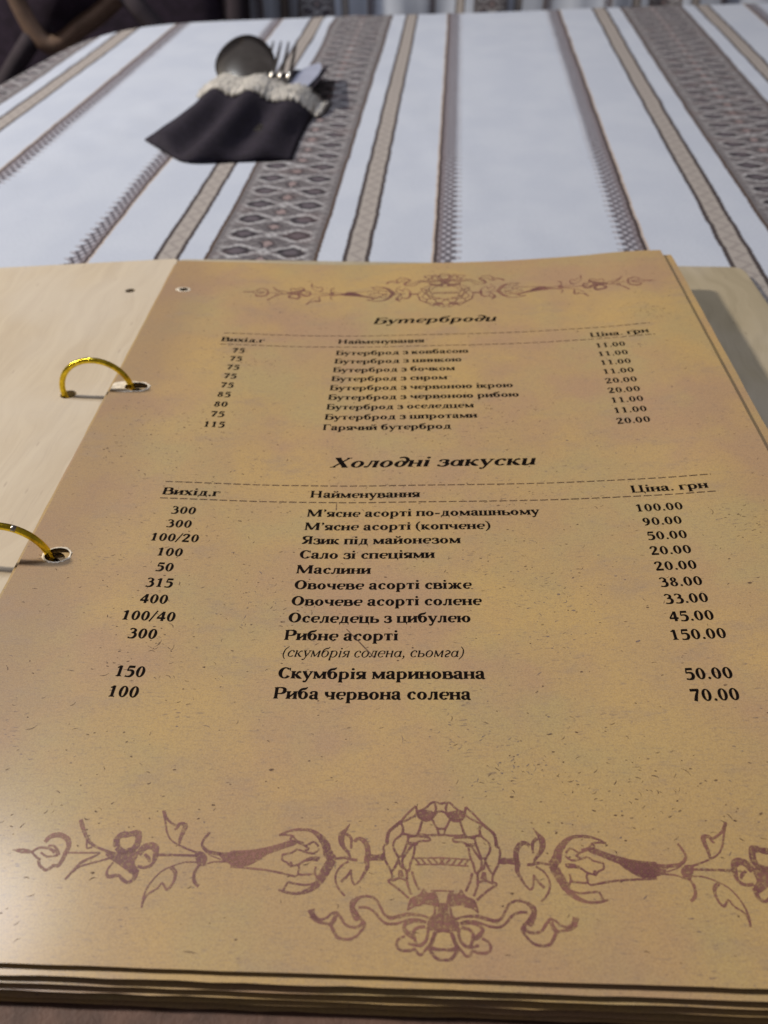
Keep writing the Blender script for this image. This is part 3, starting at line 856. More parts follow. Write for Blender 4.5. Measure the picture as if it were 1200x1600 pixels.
ORN = """s|-84.6,-0.4 -82.6,-0.5 -80.5,-0.7|0.3 1.1 0.7
s|-78.8,1.4 -78.1,2.6 -76.4,3 -74.6,2.2 -73.8,0.7 -74.1,-0.9|0.9 1.2 1.3 1.3 1.2 1
s|-80.7,-0.7 -79.5,0.2 -77.7,0.2 -76.1,-0.6|0.6 0.7 0.6 0.9
s|-77.9,0.7 -76.8,0.7 -75.9,-0.1 -75.3,-1.2|0.5 0.5 0.7 1.1
s|-80.7,-0.7 -79.4,-1.7 -78.5,-2.1|0.5
s|-78.9,-0.7 -77.5,-1.5 -76.5,-1.4 -75.3,-1.2|0.5
s|-78.8,-2.1 -78.2,-3.3 -76.6,-4.2 -75.6,-3.3 -74.6,-3.2 -74.2,-2.1 -74,-0.9|0.7 0.7 0.7 0.8 0.9 1 1
s|-74.1,-0.6 -71,-0.5 -67.2,-0.4|0.5 0.45 0.45
s|-67.2,-0.5 -68.9,-1.6 -70.5,-2.7 -72.4,-5.9|0.4 0.7 0.7 0.5
s|-72.4,-5.8 -70.5,-3.4 -68.2,-2.5 -64.2,-1.1|0.3 0.5 0.5 0.6
s|-73.2,6.4 -71.8,4 -70,1.8 -67.8,0.6 -64.6,-0.4|1 0.9 0.8 0.6 0.7
s|-70.6,2.2 -70.1,0.5 -69.1,0.7|0.6 0.4 0.4
f|-65.5,0.1 -63.5,-0.2 -62.3,0.2 -61.1,0.8 -59.7,-0.4 -59.9,-2.2 -58.8,-3.6 -59.7,-4.5 -61.8,-3.3 -63.4,-2.4 -64.9,-1.6 -66.1,-0.7
s|-64.3,1 -64.7,2.4 -64.1,3.4 -62.8,3.6 -61.7,3.9 -60.8,3.9 -60.4,2.6 -60.5,1.3 -61.4,0.3 -62.9,0 -64.2,0.9|1.5
s|-59.7,-0.4 -58.7,1.1 -57.3,1.4 -56.4,0.6 -56.2,-1 -56.5,-2.4 -57.7,-3 -59.2,-2.8|1.6 1.7 1.7 1.5 1.2 0.8 0.8 0.7
s|-58.4,-0.3 -57.4,-1.2 -57,-1.9|0.6 0.9 0.5
s|-64.1,-2.2 -64.8,-3.7 -64.4,-5 -62.9,-4.8 -62.2,-4.8 -61.2,-5.6 -60.1,-6 -59.2,-5.1 -59.3,-3.6|0.5 0.5 0.8 0.9 0.7 0.8 0.7 1.1 1.6
s|-56.1,-0.4 -52.4,-0.3 -48,-0.3|0.7 0.6 0.6
f|-48.7,0.6 -47,0.5 -45.9,-0.8 -46.5,-2.3 -47.8,-1.9
s|-48.5,0.4 -51.5,1.5 -53.8,2.7 -55.1,4.4 -56,6.8 -57,9.1|0.5 0.4 0.4 0.45 0.5 0.6
s|-56.8,9 -55.7,7.2 -53.7,5.9 -52.8,6.3 -51.7,5.8 -52.1,3.3 -52.1,1.9|0.8 0.6 0.6 0.8 1.2 0.8 0.6
s|-53.8,5 -53.4,5.2 -53,6|0.4 0.6 0.7
s|-48,-1.6 -50.1,-1.7 -52.3,-2.5 -54.4,-3.8 -56,-6.3 -56.5,-8.7 -56.3,-10.7|0.4 0.35 0.35 0.35 0.4 0.5 0.5
s|-56.4,-9.9 -55.9,-8.2 -54.3,-7 -53.6,-5.9 -52.5,-7.1 -51.8,-6.4 -51.4,-5 -51.6,-3.7 -52.6,-2.8|0.5 0.5 0.5 0.5 0.6 0.6 0.7 0.9 0.9
s|-46.5,4.7 -47.4,3 -47.4,1.8 -45.9,0.6 -43.4,0.2|0.7 0.6 0.7 0.8 0.8
s|-47.1,-2 -47.8,-3.5 -47.6,-5.3 -46.5,-6.3|0.6 0.7 0.8 0.8
s|-47.2,1.2 -45.7,-0 -43.2,-0.9|0.3
s|-46.5,-2.2 -44.8,-1.5 -42.2,-1.3|0.4 0.4 0.5
f|-44.6,0.5 -40.6,0.7 -37.6,1.1 -34.8,1.8 -34.5,0.2 -37.5,-1.9 -39.7,-2.1 -42.5,-1.4 -43.3,-0.5
f|-40.8,1 -36.7,1.4 -32.7,2.5 -29.6,3.6 -28.8,2.7 -30.7,1.9 -33.3,0.8 -35.5,-0.2 -37.1,-1.7 -39.2,-2.1 -41.1,-2 -41.9,-0.7 -41.6,0.9
s|-41.1,-2.2 -37,-2.5 -32.8,-2.9 -28.4,-3.8|0.6 0.5 0.5 0.5
s|-32.5,4.5 -30.6,5.4 -28.4,5.8 -26.1,5.6 -24.4,4.5 -23,2.8 -22.4,1.1 -21.4,-0.2|0.5 0.6 0.7 0.8 1.4 1.8 2.2 2
s|-21.4,-0.2 -22.1,-1.6 -23,-3.4 -24,-5.2 -25.5,-6.4 -27.2,-7 -29.1,-7 -31.2,-6.5|2 2.2 2 1.6 1.1 0.7 0.6 0.5
s|-32.5,4.5 -31.1,4.6 -29.9,4.4 -30.1,3.6 -28.7,3.1 -26.9,2.5 -25.4,3.3 -24.3,2.3|0.5
s|-29.8,4.5 -28.9,3.5 -27.4,3|0.5
s|-31.4,0.5 -29.5,0.9 -28.5,1.6 -27.1,1.2 -25.3,0.9 -24.1,1.8|0.5
s|-31.3,0.5 -31.2,-0.6 -30.2,-1.1 -29.4,-1.9 -29.3,-1.2 -29.7,-1.1|0.5
s|-29.4,-1.8 -27.9,-1.4 -26.5,-0.5 -24.2,-0.5|0.5
s|-26.5,-0.5 -25.3,-0.1 -23.9,-0.1|0.9
s|-28.1,-1.4 -27.7,-2.2 -27.7,-3.3 -26.3,-3.4 -24.7,-3.2|0.5
s|-28.4,-3.9 -27.6,-3.3|0.4
s|-29.6,-5 -28,-5.2 -26.1,-5.4 -24.4,-5|0.5
s|-29.6,-5 -30.3,-6.5|0.5
s|-27.1,2.4 -26.3,1.8 -27,1.4|0.5
s|-24.5,-1.7 -24.6,-2.9 -24.1,-4|0.5
s|-21.2,-0.1 -19.9,0.1 -18.8,0.2 -17.7,-0.1 -16.5,-0.2|0.6 0.6 0.7 0.7 0.6
s|-18.4,7.3 -19.2,6 -19.9,4.9 -19.9,3.6 -19.4,2.4 -18.4,1.2 -17.8,0.1|0.2 0.8 1.5 1.4 1 0.7 0.5
s|-19,5.2 -18.1,4.3 -17.9,3.3 -17.9,2.1|0.8 0.8 0.6 0.5
s|-17.4,3.6 -16.4,4.2 -15.4,3.7 -14.7,2.6 -14.5,1 -14.7,-0.1 -14.5,-1.5 -15.1,-2.9 -15.9,-4.3 -16.8,-5 -17.4,-3.8 -17.6,-2.1|0.8 1 1.2 1.3 1.3 1.2 1 0.7 0.5 0.5 0.5 0.4
s|-17.6,-2.1 -18.2,-3.3 -19.4,-4.6|0.4 0.6 0.7
s|-18.2,-0.5 -19.7,-1.6 -20.5,-3.3 -20.3,-4.9 -19.5,-6.2 -18.5,-7.2|0.5
s|-14.9,0.4 -13.1,0.4 -11.1,0.4|1.7 1.5 1.5
s|-24.6,-9.9 -24.2,-10.9 -22.9,-11.7 -21.6,-11.4 -20.7,-10.6 -19.8,-10.4 -19,-11.2 -18.1,-12.4 -16.9,-12.9 -15.6,-12.8 -14.8,-12|1.6 1.2 0.7 0.6 0.6 0.7 0.7 0.6 0.6 0.7 0.8
s|-24.4,-11 -23.1,-12.1 -20.9,-12.6 -20.1,-13.7 -19.2,-14.8 -17.6,-15.1 -16.2,-14.7 -15.2,-13.7 -14.5,-12.5 -15,-11.6 -16.1,-10.5 -16.9,-9.5 -16.8,-8.4 -15.5,-7.4 -13.8,-7.2 -12.5,-7.8 -11.6,-9.2 -10.8,-10.5 -9.4,-10.9 -8.1,-10.6|1.3 0.7 0.6 0.8 0.7 0.6 0.6 0.6 0.8 0.8 0.8 1.2 1.3 0.7 0.6 0.6 0.6 0.6 0.6 0.7
s|-20.7,-12.5 -20.2,-11.8 -19.9,-10.8|1 1 0.9
s|-15.8,-9.3 -14.2,-9.3 -12.8,-10 -11.6,-11.3 -10.3,-12.1 -8.3,-12|0.6
f|-17.4,-8.5 -16.2,-9.6 -15.3,-11.2 -16.2,-11.8 -17,-10.7 -17.4,-9.5
s|-10.4,-10.8 -9.8,-11.1 -8.5,-10.8 -6.5,-10.3 -4.8,-10.3 -3.5,-10.5 -2.4,-10.9|0.6 0.7 0.8 0.8 0.6 0.5 0.5
s|-10.8,-12 -9.1,-12.1 -7.6,-11.7 -6.1,-11.2 -4.3,-11.2 -3.1,-11.6|0.5
f|-6.4,-8.7 -6.1,-7.3 -4.4,-6.5 -3.6,-5.3 -2.8,-6.2 -1.3,-6 -0.8,-7.2 -0.6,-8.7 -1.7,-8.6 -3.5,-8.4 -5.3,-8.7
s|-6.6,-9.6 -6.3,-8.4 -5.9,-7.3|0.4 0.5 0.4
s|-6.6,-9.6 -5.5,-8.8 -4,-8.5|0.4
s|-2.4,-10.9 -1.6,-10.2 -1.4,-8.7|0.6
f|-0.9,-8.5 0,-8.1 0,-12.9 -1.2,-13 -2.6,-13 -3,-12 -2.6,-11.1 -1.2,-10.2
s|-3.2,-11.6 -5.2,-11.5 -6.8,-12 -7.2,-12.8 -6.5,-13.7 -5.4,-14.5|0.8 0.7 0.8 0.8 1.1 0.7
s|-3.3,-12.4 -4.6,-12.6 -5.4,-13.3 -5.3,-14.3 -4.9,-15.5 -4.2,-15.7 -3.2,-14.9 -2.8,-13.6 -2.9,-12.4|0.7
s|-7,-14.2 -8.2,-14.8 -8.5,-15.8 -7.8,-16.6 -6.3,-16.7 -5.2,-16.4 -4.7,-17.1 -4,-17.3 -3.4,-16.6 -2.4,-15.4 -1.4,-13.2|0.6
s|-6.4,-15.4 -4.8,-15.8|0.6
s|-1.5,-13.4 -2.1,-15 -2.5,-16 -2.1,-17 -1.2,-17.9 0,-18.1|0.9 0.9 0.9 0.8 0.7 0.6
s|-2.4,-16 -1.3,-16.3 0,-16.3|0.9 0.7 0.6
s|-1.3,-13.2 0,-13|0.6
s|-11.5,2.8 -11.1,0.1 -9.9,-2.2 -9.6,-3.6 -10.3,-4.2 -8.4,-5.6 -6.4,-7.3|0.55
s|-11.5,3 -10.7,3.4 -10.6,5.6 -8.3,8 -6.7,9.9 -5.1,11.5|0.55
s|-10.9,3.2 -10.6,5.6 -9.5,6.8 -8.2,8|0.8
s|-5.1,11.5 -4.7,10.4 -3.1,11.1 -1.7,12.4 0,12.1|0.55
s|-8.3,8 -7.7,6.7 -8,5.3 -9.3,4 -9.5,2.5 -8.7,0.9 -8.5,0.2 -9.3,-1.7 -9.9,-2.3|0.55
s|-5.1,11.5 -5,9.8 -6.4,8.7 -8,7.9|0.55
s|-4.8,10.4 -4.6,9.1 -3.6,8.7 -1.9,8.9 -0.9,10.1 0,10.5|0.55
s|-7.7,6.7 -7.6,5.6 -6.3,5.2 -5.1,5.1 -4.4,6.3 -3.9,8.1 -3.5,8.7|0.55
s|-4.7,5.5 -2.8,5.3 0,5.4|0.55
s|-1.9,8.9 -0.9,6.9 0,6.7|0.55
s|-0.9,6.9 -0.5,5.5|0.55
s|-3.9,8.1 -4.4,6.1|0.55
s|-1.3,12.3 -1,11 -1.3,9.9|0.55
s|-8,5.3 -6.8,5.3 -6.7,4.1 -7.2,2.4 -7.8,0.9 -8.7,0.9|0.55
s|-6.7,3.5 -4.7,3.4|0.8
s|-6.6,4.8 -5.2,5 -2.6,4.8 -2.5,4.1 -4.2,4 -5.3,3.3 -6,2.9 -7.1,1.2 -7.7,0.2 -7.5,-1.2 -6.5,-2.1 -6.1,-0.5 -5.5,1.2 -5.3,3.1|0.55
s|-8.5,0.2 -8,-1.2 -7,-1.9 -6.8,-3 -7,-3.9 -8.1,-3.5 -9.7,-4.1|0.55
s|-8.1,-1.9 -7.9,-3.3|0.8 1.4
s|-6.8,-2.1 -6.7,-4.4 -5.9,-6.6|0.55
s|-5.8,-2.1 -5.3,-3.9 -4.4,-5.7|0.55
s|-5.5,0.5 0,0.7|0.4
s|-5.2,-0.8 0,-0.6|0.4
s|-5.2,0.4 -4.4,-0.6|0.5
s|-4,0.4 -3.2,-0.6|0.5
s|-2.8,0.4 -2,-0.6|0.5
s|-1.6,0.5 -0.8,-0.5|0.5
s|-0.4,0.5 0.4,-0.5|0.5
f|-4.8,10 -3.6,10.7 -1.3,10.2 -1.9,8.5 -3.3,8.1 -4.6,8.9
s|-2.2,-5.8 0,-5.7|0.4"""
def ornament(cu, cv, flip, k=1.):
    po = Print()
    for mx in (1, -1):
        for line in ORN.strip().split('\n'):
            a = line.split('|'); pts = [tuple(map(float, q.split(','))) for q in a[1].split()]
            tr = lambda x, y: (cu + x * mx * k, cv + y * flip * k)
            if a[0] == 'f':
                q = catmull([p for p in pts] + [pts[0]], 3)[:-1]
                po.poly([tr(*p) for p in q])
            else:
                ws = [float(x) for x in a[2].split()]
                if len(ws) == 1: ws = ws * len(pts)
                if len(ws) < len(pts): ws += [ws[-1]] * (len(pts) - len(ws))
                q = catmull([(x, y, wd) for (x, y), wd in zip(pts, ws)], 5 if len(pts) > 2 else 3)
                LL, RR = [], []
                for i, (x, y, wd) in enumerate(q):
                    wd = wd * .86 * (1 + .2 * noise.noise(Vector((x * 1.7, y * 1.7, 3.))))
                    A_, B_ = q[max(0, i - 1)], q[min(len(q) - 1, i + 1)]
                    dx, dy = B_[0] - A_[0], B_[1] - A_[1]; d = math.hypot(dx, dy) or 1
                    nx, ny = -dy / d * wd / 2, dx / d * wd / 2
                    LL.append((x + nx, y + ny)); RR.append((x - nx, y - ny))
                for i in range(len(q) - 1): po.poly([tr(*RR[i]), tr(*RR[i + 1]), tr(*LL[i + 1]), tr(*LL[i])])
    o = po.build('printed_ornament', M['orn'], PAGE)
    return o
tag(ornament(8.7, 77.7, 1), 'large purple garland with wreath and ribbon bow at the foot of the page')
tag(ornament(15.0, 321.3, -1, 1.01), 'faded purple garland with wreath at the head of the page')

# scratches and curled fibres printed on the parchment
rf = random.Random(11)
for nm, mat, cnt in (('parchment_flecks', M['fleck'], 2300), ('parchment_flecks', M['fleck_blue'], 420)):
    pf = Print()
    clusters = [(rf.uniform(-98, 100), rf.uniform(62, 340), rf.uniform(5, 22)) for _ in range(34)]
    if mat is M['fleck_blue']: clusters = [(40, 150, 9), (12, 107, 5), (-43, 147, 8), (35, 135, 7), (60, 205, 12), (-60, 300, 12), (24, 100, 6), (-90, 230, 7)]
    for k in range(cnt):
        if rf.random() < .62:
            c = rf.choice(clusters); u, v = rf.gauss(c[0], c[2]), rf.gauss(c[1], c[2] * .7)
        else: u, v = rf.uniform(-102, 106), rf.uniform(60, 348)
        if not (-102 < u < 106 and 59 < v < 348): continue
        if rf.random() < .62:
            r0 = rf.uniform(.05, .22) * (1.6 if rf.random() < .06 else 1); e = rf.uniform(1, 2.2); a0 = rf.uniform(-.6, .6)
            pf.poly([(u + r0 * e * math.cos(t + a0) , v + r0 * math.sin(t) * rf.uniform(.7, 1.2)) for t in [j * math.pi / 3 for j in range(6)]], .03)
        else:
            L_ = rf.uniform(.5, 1.5) * (1.9 if rf.random() < .07 else 1); a = rf.gauss(0.1, .55); cv = rf.uniform(-.9, .9); wd = rf.uniform(.05, .13)
            P_ = [(u + L_ * t * math.cos(a + cv * t), v + L_ * t * math.sin(a + cv * t)) for t in (0, .33, .66, 1)]
            q = catmull([(x, y, w_) for (x, y), w_ in zip(P_, (wd * .3, wd, wd * .8, wd * .2))], 3)
            for i in range(len(q) - 1):
                x0, y0, w0 = q[i]; x1, y1, w1 = q[i + 1]; d = math.hypot(x1 - x0, y1 - y0) or 1; nx, ny = -(y1 - y0) / d, (x1 - x0) / d
                pf.poly([(x0 - nx * w0, y0 - ny * w0), (x1 - nx * w1, y1 - ny * w1), (x1 + nx * w1, y1 + ny * w1), (x0 + nx * w0, y0 + ny * w0)], .03)
    if mat is M['fleck']:
        for (a, b, w0) in (((-14.0, 136.9), (-6.5, 127.6), .28), ((-20.2, 186.2), (-20.0, 182.4), .35)):
            pf.poly([(a[0] - w0 * .3, a[1]), (b[0] - w0 * .6, b[1]), (b[0] + w0 * .4, b[1] + .3), (a[0] + w0 * .4, a[1] + .2)], .032)
    tag(pf.build(nm, mat, PAGE), kind='stuff')

# torn white fibre round the punched holes
def torn(cu, cv, ru, rv, wid, seed, stretch_left=0.):
    rr = random.Random(seed); n = 40; vs = []; fs = []
    for k in range(n):
        a = k / n * 2 * math.pi; wdt = wid * rr.uniform(.45, 1.25)
        lf = max(0, -math.cos(a)) * stretch_left
        q = [(ru - .15, .07), (ru + .25, .16), (ru + wdt * .6 + lf * .5, .13), (ru + wdt + lf, .03)]
        for r0, dz in q:
            u = cu + r0 * math.cos(a); v = cv + (r0 * rv / ru if r0 < ru + .3 else rv + (r0 - ru) * (.45 if lf else .8)) * math.sin(a)
            u = max(u, -104.25)
            vs.append(on_page(u, v, dz + rr.uniform(0, .05)))
    for k in range(n):
        for j in range(3):
            a = k * 4 + j; b = ((k + 1) % n) * 4 + j; fs.append((a, b, b + 1, a + 1))
    return fix_up(mesh_obj('torn_hole_rim', mloc(vs), fs, M['torn'], PAGE))
torn(-95.0, 160.6, 3.55, 2.85, .55, 3)
torn(-95.6, 246.3, 4.2, 2.8, .75, 5, 5.0)
torn(-95.3, 322.6, 2.1, 1.5, .9, 9, .9)

# --- binder rings
for i, hv in enumerate((246.3, 160.6)):
    pts = []
    cu, cz, rr_ = -109.7, 11.2, 12.3
    for k in range(48):
        a = k / 48 * 2 * math.pi
        pts.append(uvw(cu + rr_ * math.cos(a), hv + .5 * math.cos(a), cz + rr_ * math.sin(a)))
    vs, fs = tube(mloc(pts), 1.02, 12, True)
    rg = mesh_obj('binder_ring', vs, fs, M['gold'], menu, True)
    # hinge joint: a short sleeve with a dark gap
    for nm, a0, a1, rad in (('ring_joint', 62 if i else -60, 68 if i else -54, 1.02),):
        q = [uvw(cu + rr_ * math.cos(R(a)), hv + .5 * math.cos(R(a)), cz + rr_ * math.sin(R(a))) for a in (a0, (a0 + a1) / 2, a1)]
        vs, fs = tube(mloc(q), rad, 12); mesh_obj(nm, vs, fs, M['ring_joint'], rg, True)

# ------------------------------------------------------------------ cutlery pouch with lace edge, spoon, fork and knife
M['felt'] = plain('charcoal_black_cotton', (.013, .010, .019), .85, 0, .25, 250, .25, .0006)
M['lace'] = plain('cream_knitted_lace', (.60, .58, .54), .9, 0, .35, 420, .2, .004)
M['steel'] = plain('scratched_stainless_steel', (.34, .33, .30), .23, 1.0, .15, 90)
M['blade'] = plain('pale_steel_knife_blade', (.42, .46, .60), .4, .35, .08, 90)
POUCH_A = R(-27.)          # the pouch's long side leans right of straight ahead
# pouch frame: origin bottom middle, p across (left -), q toward the mouth
PO = Vector((-110., 536.))
PX = Vector((math.cos(R(-17)), math.sin(R(-17)))); PY = Vector((math.sin(R(20)), math.cos(R(20))))
def pw(p, q, z): 
    o = PO + PX * p + PY * q
    return (o.x, o.y, z)
# outline of the pouch at mouth fraction t: left and right edge
def pouch_pt(s, t):
    """s 0..1 across, t 0..1 from the base hem to the mouth"""
    bl, bm, brr = Vector((-157, 569)), Vector((-122, 527)), Vector((-57, 530))
    tl, tr = Vector((-134, 684)), Vector((-47, 640))
    # base is bowed: left tip, belly, right corner
    K = bm + Vector((-2, -3)); b = Vector((0, 0))
    for ds in (-.07, -.035, 0, .035, .07):
        q = min(1, max(0, s + ds * min(1, s / .07, (1 - s) / .07)))
        b += (bl.lerp(K, q / .36) if q < .36 else K.lerp(brr, (q - .36) / .64)) * .2
    tm = (tl + tr) / 2 + Vector((-3, -14))
    tp_ = (1 - s) ** 2 * tl + 2 * s * (1 - s) * tm + s * s * tr
    mid = b + (tp_ - b) * t
    # sides draw in slightly in the middle of the length
    mid += Vector((10, 5)) * (t * (1 - t)) * (1 - 2 * s)
    return mid
def pouch_h(s, t):
    prof = max(0., math.sin(math.pi * min(1, max(0, s)))) ** .45
    ridges = .5 + .5 * math.cos((s - .14 - .05 * t) * 2 * math.pi * 2.9)
    puff = 9.0 + 6.5 * sst(t, -.05, .95)
    am = .85 - .62 * sst(t, .40, 1.)
    h = prof * puff * ((1 - am) + am * ridges)
    return max(.6, h)
pouch = tag(empty('cutlery_pouch', (-.1, .56, .002)), 'black fabric cutlery pouch with cream lace trim lying on the striped cloth', 'cutlery pouch')
def ploc(vs): return [(x + 100., y - 560., z - 2.) for x, y, z in vs]
NSs, NTt = 40, 22
vs, fs = [], []
for j in range(NTt + 1):
    t = j / NTt
    for i in range(NSs + 1):
        s = i / NSs; p = pouch_pt(s, t)
        z = pouch_h(s, t) + .5 * noise.noise(Vector((s * 9, t * 6, 2.))) + 1.2
        if j == 0: z = 1.2 + (z - 1.2) * .35
        vs.append((p.x, p.y, z))
n0 = len(vs)
for j in range(NTt + 1):
    for i in range(NSs + 1):
        p = pouch_pt(i / NSs, j / NTt); vs.append((p.x, p.y, .9))
W1 = NSs + 1
for j in range(NTt):
    for i in range(NSs):
        a = j * W1 + i
        fs.append((a, a + 1, a + W1 + 1, a + W1)); fs.append((n0 + a, n0 + a + W1, n0 + a + W1 + 1, n0 + a + 1))
for i in range(NSs): fs.append((i, n0 + i, n0 + i + 1, i + 1))
for j in range(NTt):
    a = j * W1; fs.append((a, a + W1, n0 + a + W1, n0 + a)); b = a + NSs; fs.append((b, n0 + b, n0 + b + W1, b + W1))
fix(mesh_obj('fabric_body', ploc(vs), fs, M['felt'], pouch, True))
# lace: a thick knitted band folded over the mouth, front face lying on the ridges
vs, fs = [], []
NL = 170
prof_l = [(.83, .3), (.84, 1.4), (.87, 2.4), (.91, 2.9), (.96, 3.1), (1.0, 3.3), (1.05, 3.0), (1.10, 2.2), (1.12, .6), (1.08, -2.0), (.98, -3.0)]
NR = len(prof_l)
for i in range(NL + 1):
    s = -.035 + 1.09 * i / NL
    sc_ = min(1, max(0, s))
    for k, (t, dz) in enumerate(prof_l):
        c = pouch_pt(sc_, t - .03 * math.sin(math.pi * sc_) + (.006 * math.sin(i * .9) + .035 * noise.noise(Vector((i * .31, k * .1, 8.)))) * (1 if k in (0, 1, 2, 7, 8) else .3)) + Vector(((s - sc_) * 95, (s - sc_) * -40))
        kn = .9 * math.sin(i * 1.9 + k * 2.4) + 1.3 * noise.noise(Vector((i * .45, k * .8, 4.)))
        z = pouch_h(sc_, min(1., t)) * (1 if dz > 0 else .7) + 1.0 + dz + kn * (dz > 1)
        vs.append((c.x, c.y + kn * .5, max(.7, z)))
for i in range(NL):
    for k in range(NR):
        a = i * NR + k; b = i * NR + (k + 1) % NR
        fs.append((a, b, b + NR, a + NR))
fs.append(tuple(range(NR))); fs.append(tuple(range(NL * NR, NL * NR + NR)))
fix(mesh_obj('lace_trim', ploc(vs), fs, M['lace'], pouch, True))
# back flap of the same black fabric standing out behind the mouth
vs, fs = [], []
NA, NB = 26, 8
for j in range(NB + 1):
    for i in range(NA + 1):
        s = .52 + .47 * i / NA; t = j / NB
        c = pouch_pt(min(s, 1), 1.0) + Vector((max(0, s - 1) * 90, max(0, s - 1) * 20))
        p = c + Vector((.05, 1)) * (4 + t * (74 + 6 * math.sin(s * 9)))
        z = 1.5 + (4 + 7 * math.exp(-((s - .99) / .09) ** 2) + 3 * math.sin(s * 20)) * (1 - .4 * t) + 2.
        vs.append((p.x, p.y, max(1.2, z)))
n0 = len(vs)
vs += [(x, y, z - .9) for x, y, z in vs]
for j in range(NB):
    for i in range(NA):
        a = j * (NA + 1) + i; fs.append((a, a + 1, a + NA + 2, a + NA + 1)); fs.append((n0 + a, n0 + a + NA + 1, n0 + a + NA + 2, n0 + a + 1))
for i in range(NA): fs.append((i, n0 + i, n0 + i + 1, i + 1)); b = NB * (NA + 1) + i; fs.append((b, b + 1, n0 + b + 1, n0 + b))
for j in range(NB): a = j * (NA + 1); fs.append((a, a + NA + 1, n0 + a + NA + 1, n0 + a)); b = a + NA; fs.append((b, n0 + b, n0 + b + NA + 1, b + NA + 1))
fix(mesh_obj('back_flap', ploc(vs), fs, M['felt'], pouch, True))

def frame(root, tip):
    root, tip = Vector(root), Vector(tip)
    d = (tip - root).normalized(); side = d.cross(Vector((0, 0, 1))).normalized(); up = side.cross(d)
    return root, d, side, up
# spoon: oval bowl seen from its hollow side, neck and handle running down into the pouch
def cutlery_obj(name, label, cat):
    return tag(empty(name, (-.09, .64, .012)), label, cat)
def cloc(vs): return [(x + 90., y - 640., z - 12.) for x, y, z in vs]
spoon = cutlery_obj('spoon', 'steel tablespoon with broad oval bowl sticking out of the lace-edged pouch', 'spoon')
ro, d, sd, up = frame((-103, 664, 13), (-108, 738, 33))
LB, WBw = 76., 22.5
vs, fs = [], []
na, nb = 36, 9
for shell in (0, 1):
    for j in range(nb + 1):
        r = j / nb
        for k in range(na):
            a = k / na * 2 * math.pi
            x = math.cos(a); y = math.sin(a)
            wd = WBw * (1 - .16 * x) * r
            L_ = LB / 2 + x * LB / 2 * r
            dep = 8.0 * (1 - r ** 2.2) - 3 - (0 if shell == 0 else 1.1)
            vs.append(tuple(ro + d * L_ + sd * (y * wd) + up * dep))
    off = shell * (nb + 1) * na
    for j in range(nb):
        for k in range(na):
            a = off + j * na + k; b = off + j * na + (k + 1) % na
            f = (a, b, b + na, a + na); fs.append(f if shell == 0 else f[::-1])
e0 = nb * na; e1_ = (nb + 1) * na + nb * na
for k in range(na): fs.append((e0 + k, e0 + (k + 1) % na, e1_ + (k + 1) % na, e1_ + k))
fix(mesh_obj('bowl', cloc(vs), fs, M['steel'], spoon, True))
def strap(path, ws, th):
    """flat bar along a path, width ws each, lying flat"""
    P = [Vector(p) for p in path]; vs, fs = [], []
    for i, p in enumerate(P):
        t = (P[min(i + 1, len(P) - 1)] - P[max(0, i - 1)]).normalized(); s_ = t.cross(Vector((0, 0, 1))).normalized(); u_ = s_.cross(t)
        for a, b in ((-1, -.5), (1, -.5), (1, .5), (-1, .5)): vs.append(tuple(p + s_ * ws[i] * a + u_ * b * th))
    for i in range(len(P) - 1):
        for k in range(4): fs.append((i*4+k, i*4+(k+1)%4, i*4+4+(k+1)%4, i*4+4+k))
    fs += [(3, 2, 1, 0), tuple(range(len(vs) - 4, len(vs)))]
    return cloc(vs), fs
bevel(fix(mesh_obj('handle', *strap([(-102, 668, 11.5), (-101, 655, 8), (-100, 640, 5.5), (-99, 620, 4.2), (-98, 600, 3.8), (-97, 578, 3.2)], [3.2, 2.6, 2.6, 3.2, 4.4, 5], 1.4), M['steel'], spoon)), .0005)
# fork: four tines
fork = cutlery_obj('fork', 'steel fork with its tines pointing out of the pouch beside the spoon', 'fork')
ro, d, sd, up = frame((-81, 662, 11), (-77, 735, 24))
bevel(fix(mesh_obj('handle', *strap([tuple(ro + d * 14), tuple(ro + d * 6), tuple(ro - d * 4), (-82, 640, 5.5), (-82, 615, 4), (-82, 580, 3.2)], [11.4, 10.5, 6, 3, 3.4, 5], 1.5), M['steel'], fork)), .0005)
for k in range(4):
    o_ = (k - 1.5) * 6.4
    q = [ro + d * (12 + t * 56) + sd * (o_ * (1 - .06 * t)) + up * (4.0 * t * t) for t in (0, .3, .6, .85, 1)]
    vs, fs = tube(q, [1.7, 1.5, 1.3, 1.0, .5], 8); mesh_obj('tine', cloc(vs), fs, M['steel'], fork, True)
# knife with a broad pale blade
knife = cutlery_obj('table_knife', 'table knife with pale blade lying flat at the right of the fork in the pouch', 'knife')
ro, d, sd, up = frame((-70, 640, 8), (-50, 712, 15))
prof = [(0, -6, 6), (30, -8, 8), (50, -9, 8), (62, -8, 6), (70, -5, 3), (74, -1.5, 0.2)]
vs, fs = [], []
for L_, a, b in prof:
    vs += [tuple(ro + d * L_ + sd * a - up * .2), tuple(ro + d * L_ + sd * b - up * .9), tuple(ro + d * L_ + sd * b + up * .9), tuple(ro + d * L_ + sd * a + up * .2)]
for i in range(len(prof) - 1):
    for k in range(4): fs.append((i*4+k, i*4+(k+1)%4, i*4+4+(k+1)%4, i*4+4+k))
fs += [(3,2,1,0), tuple(range(len(vs)-4, len(vs)))]
fix(mesh_obj('blade', cloc(vs), fs, M['blade'], knife))
bevel(fix(mesh_obj('handle', *strap([(-69.5, 642, 7.4), (-71, 625, 4.4), (-73, 605, 3.4), (-75, 585, 3.0)], [5, 5.2, 5.6, 6], 2.6), M['steel'], knife)), .001)

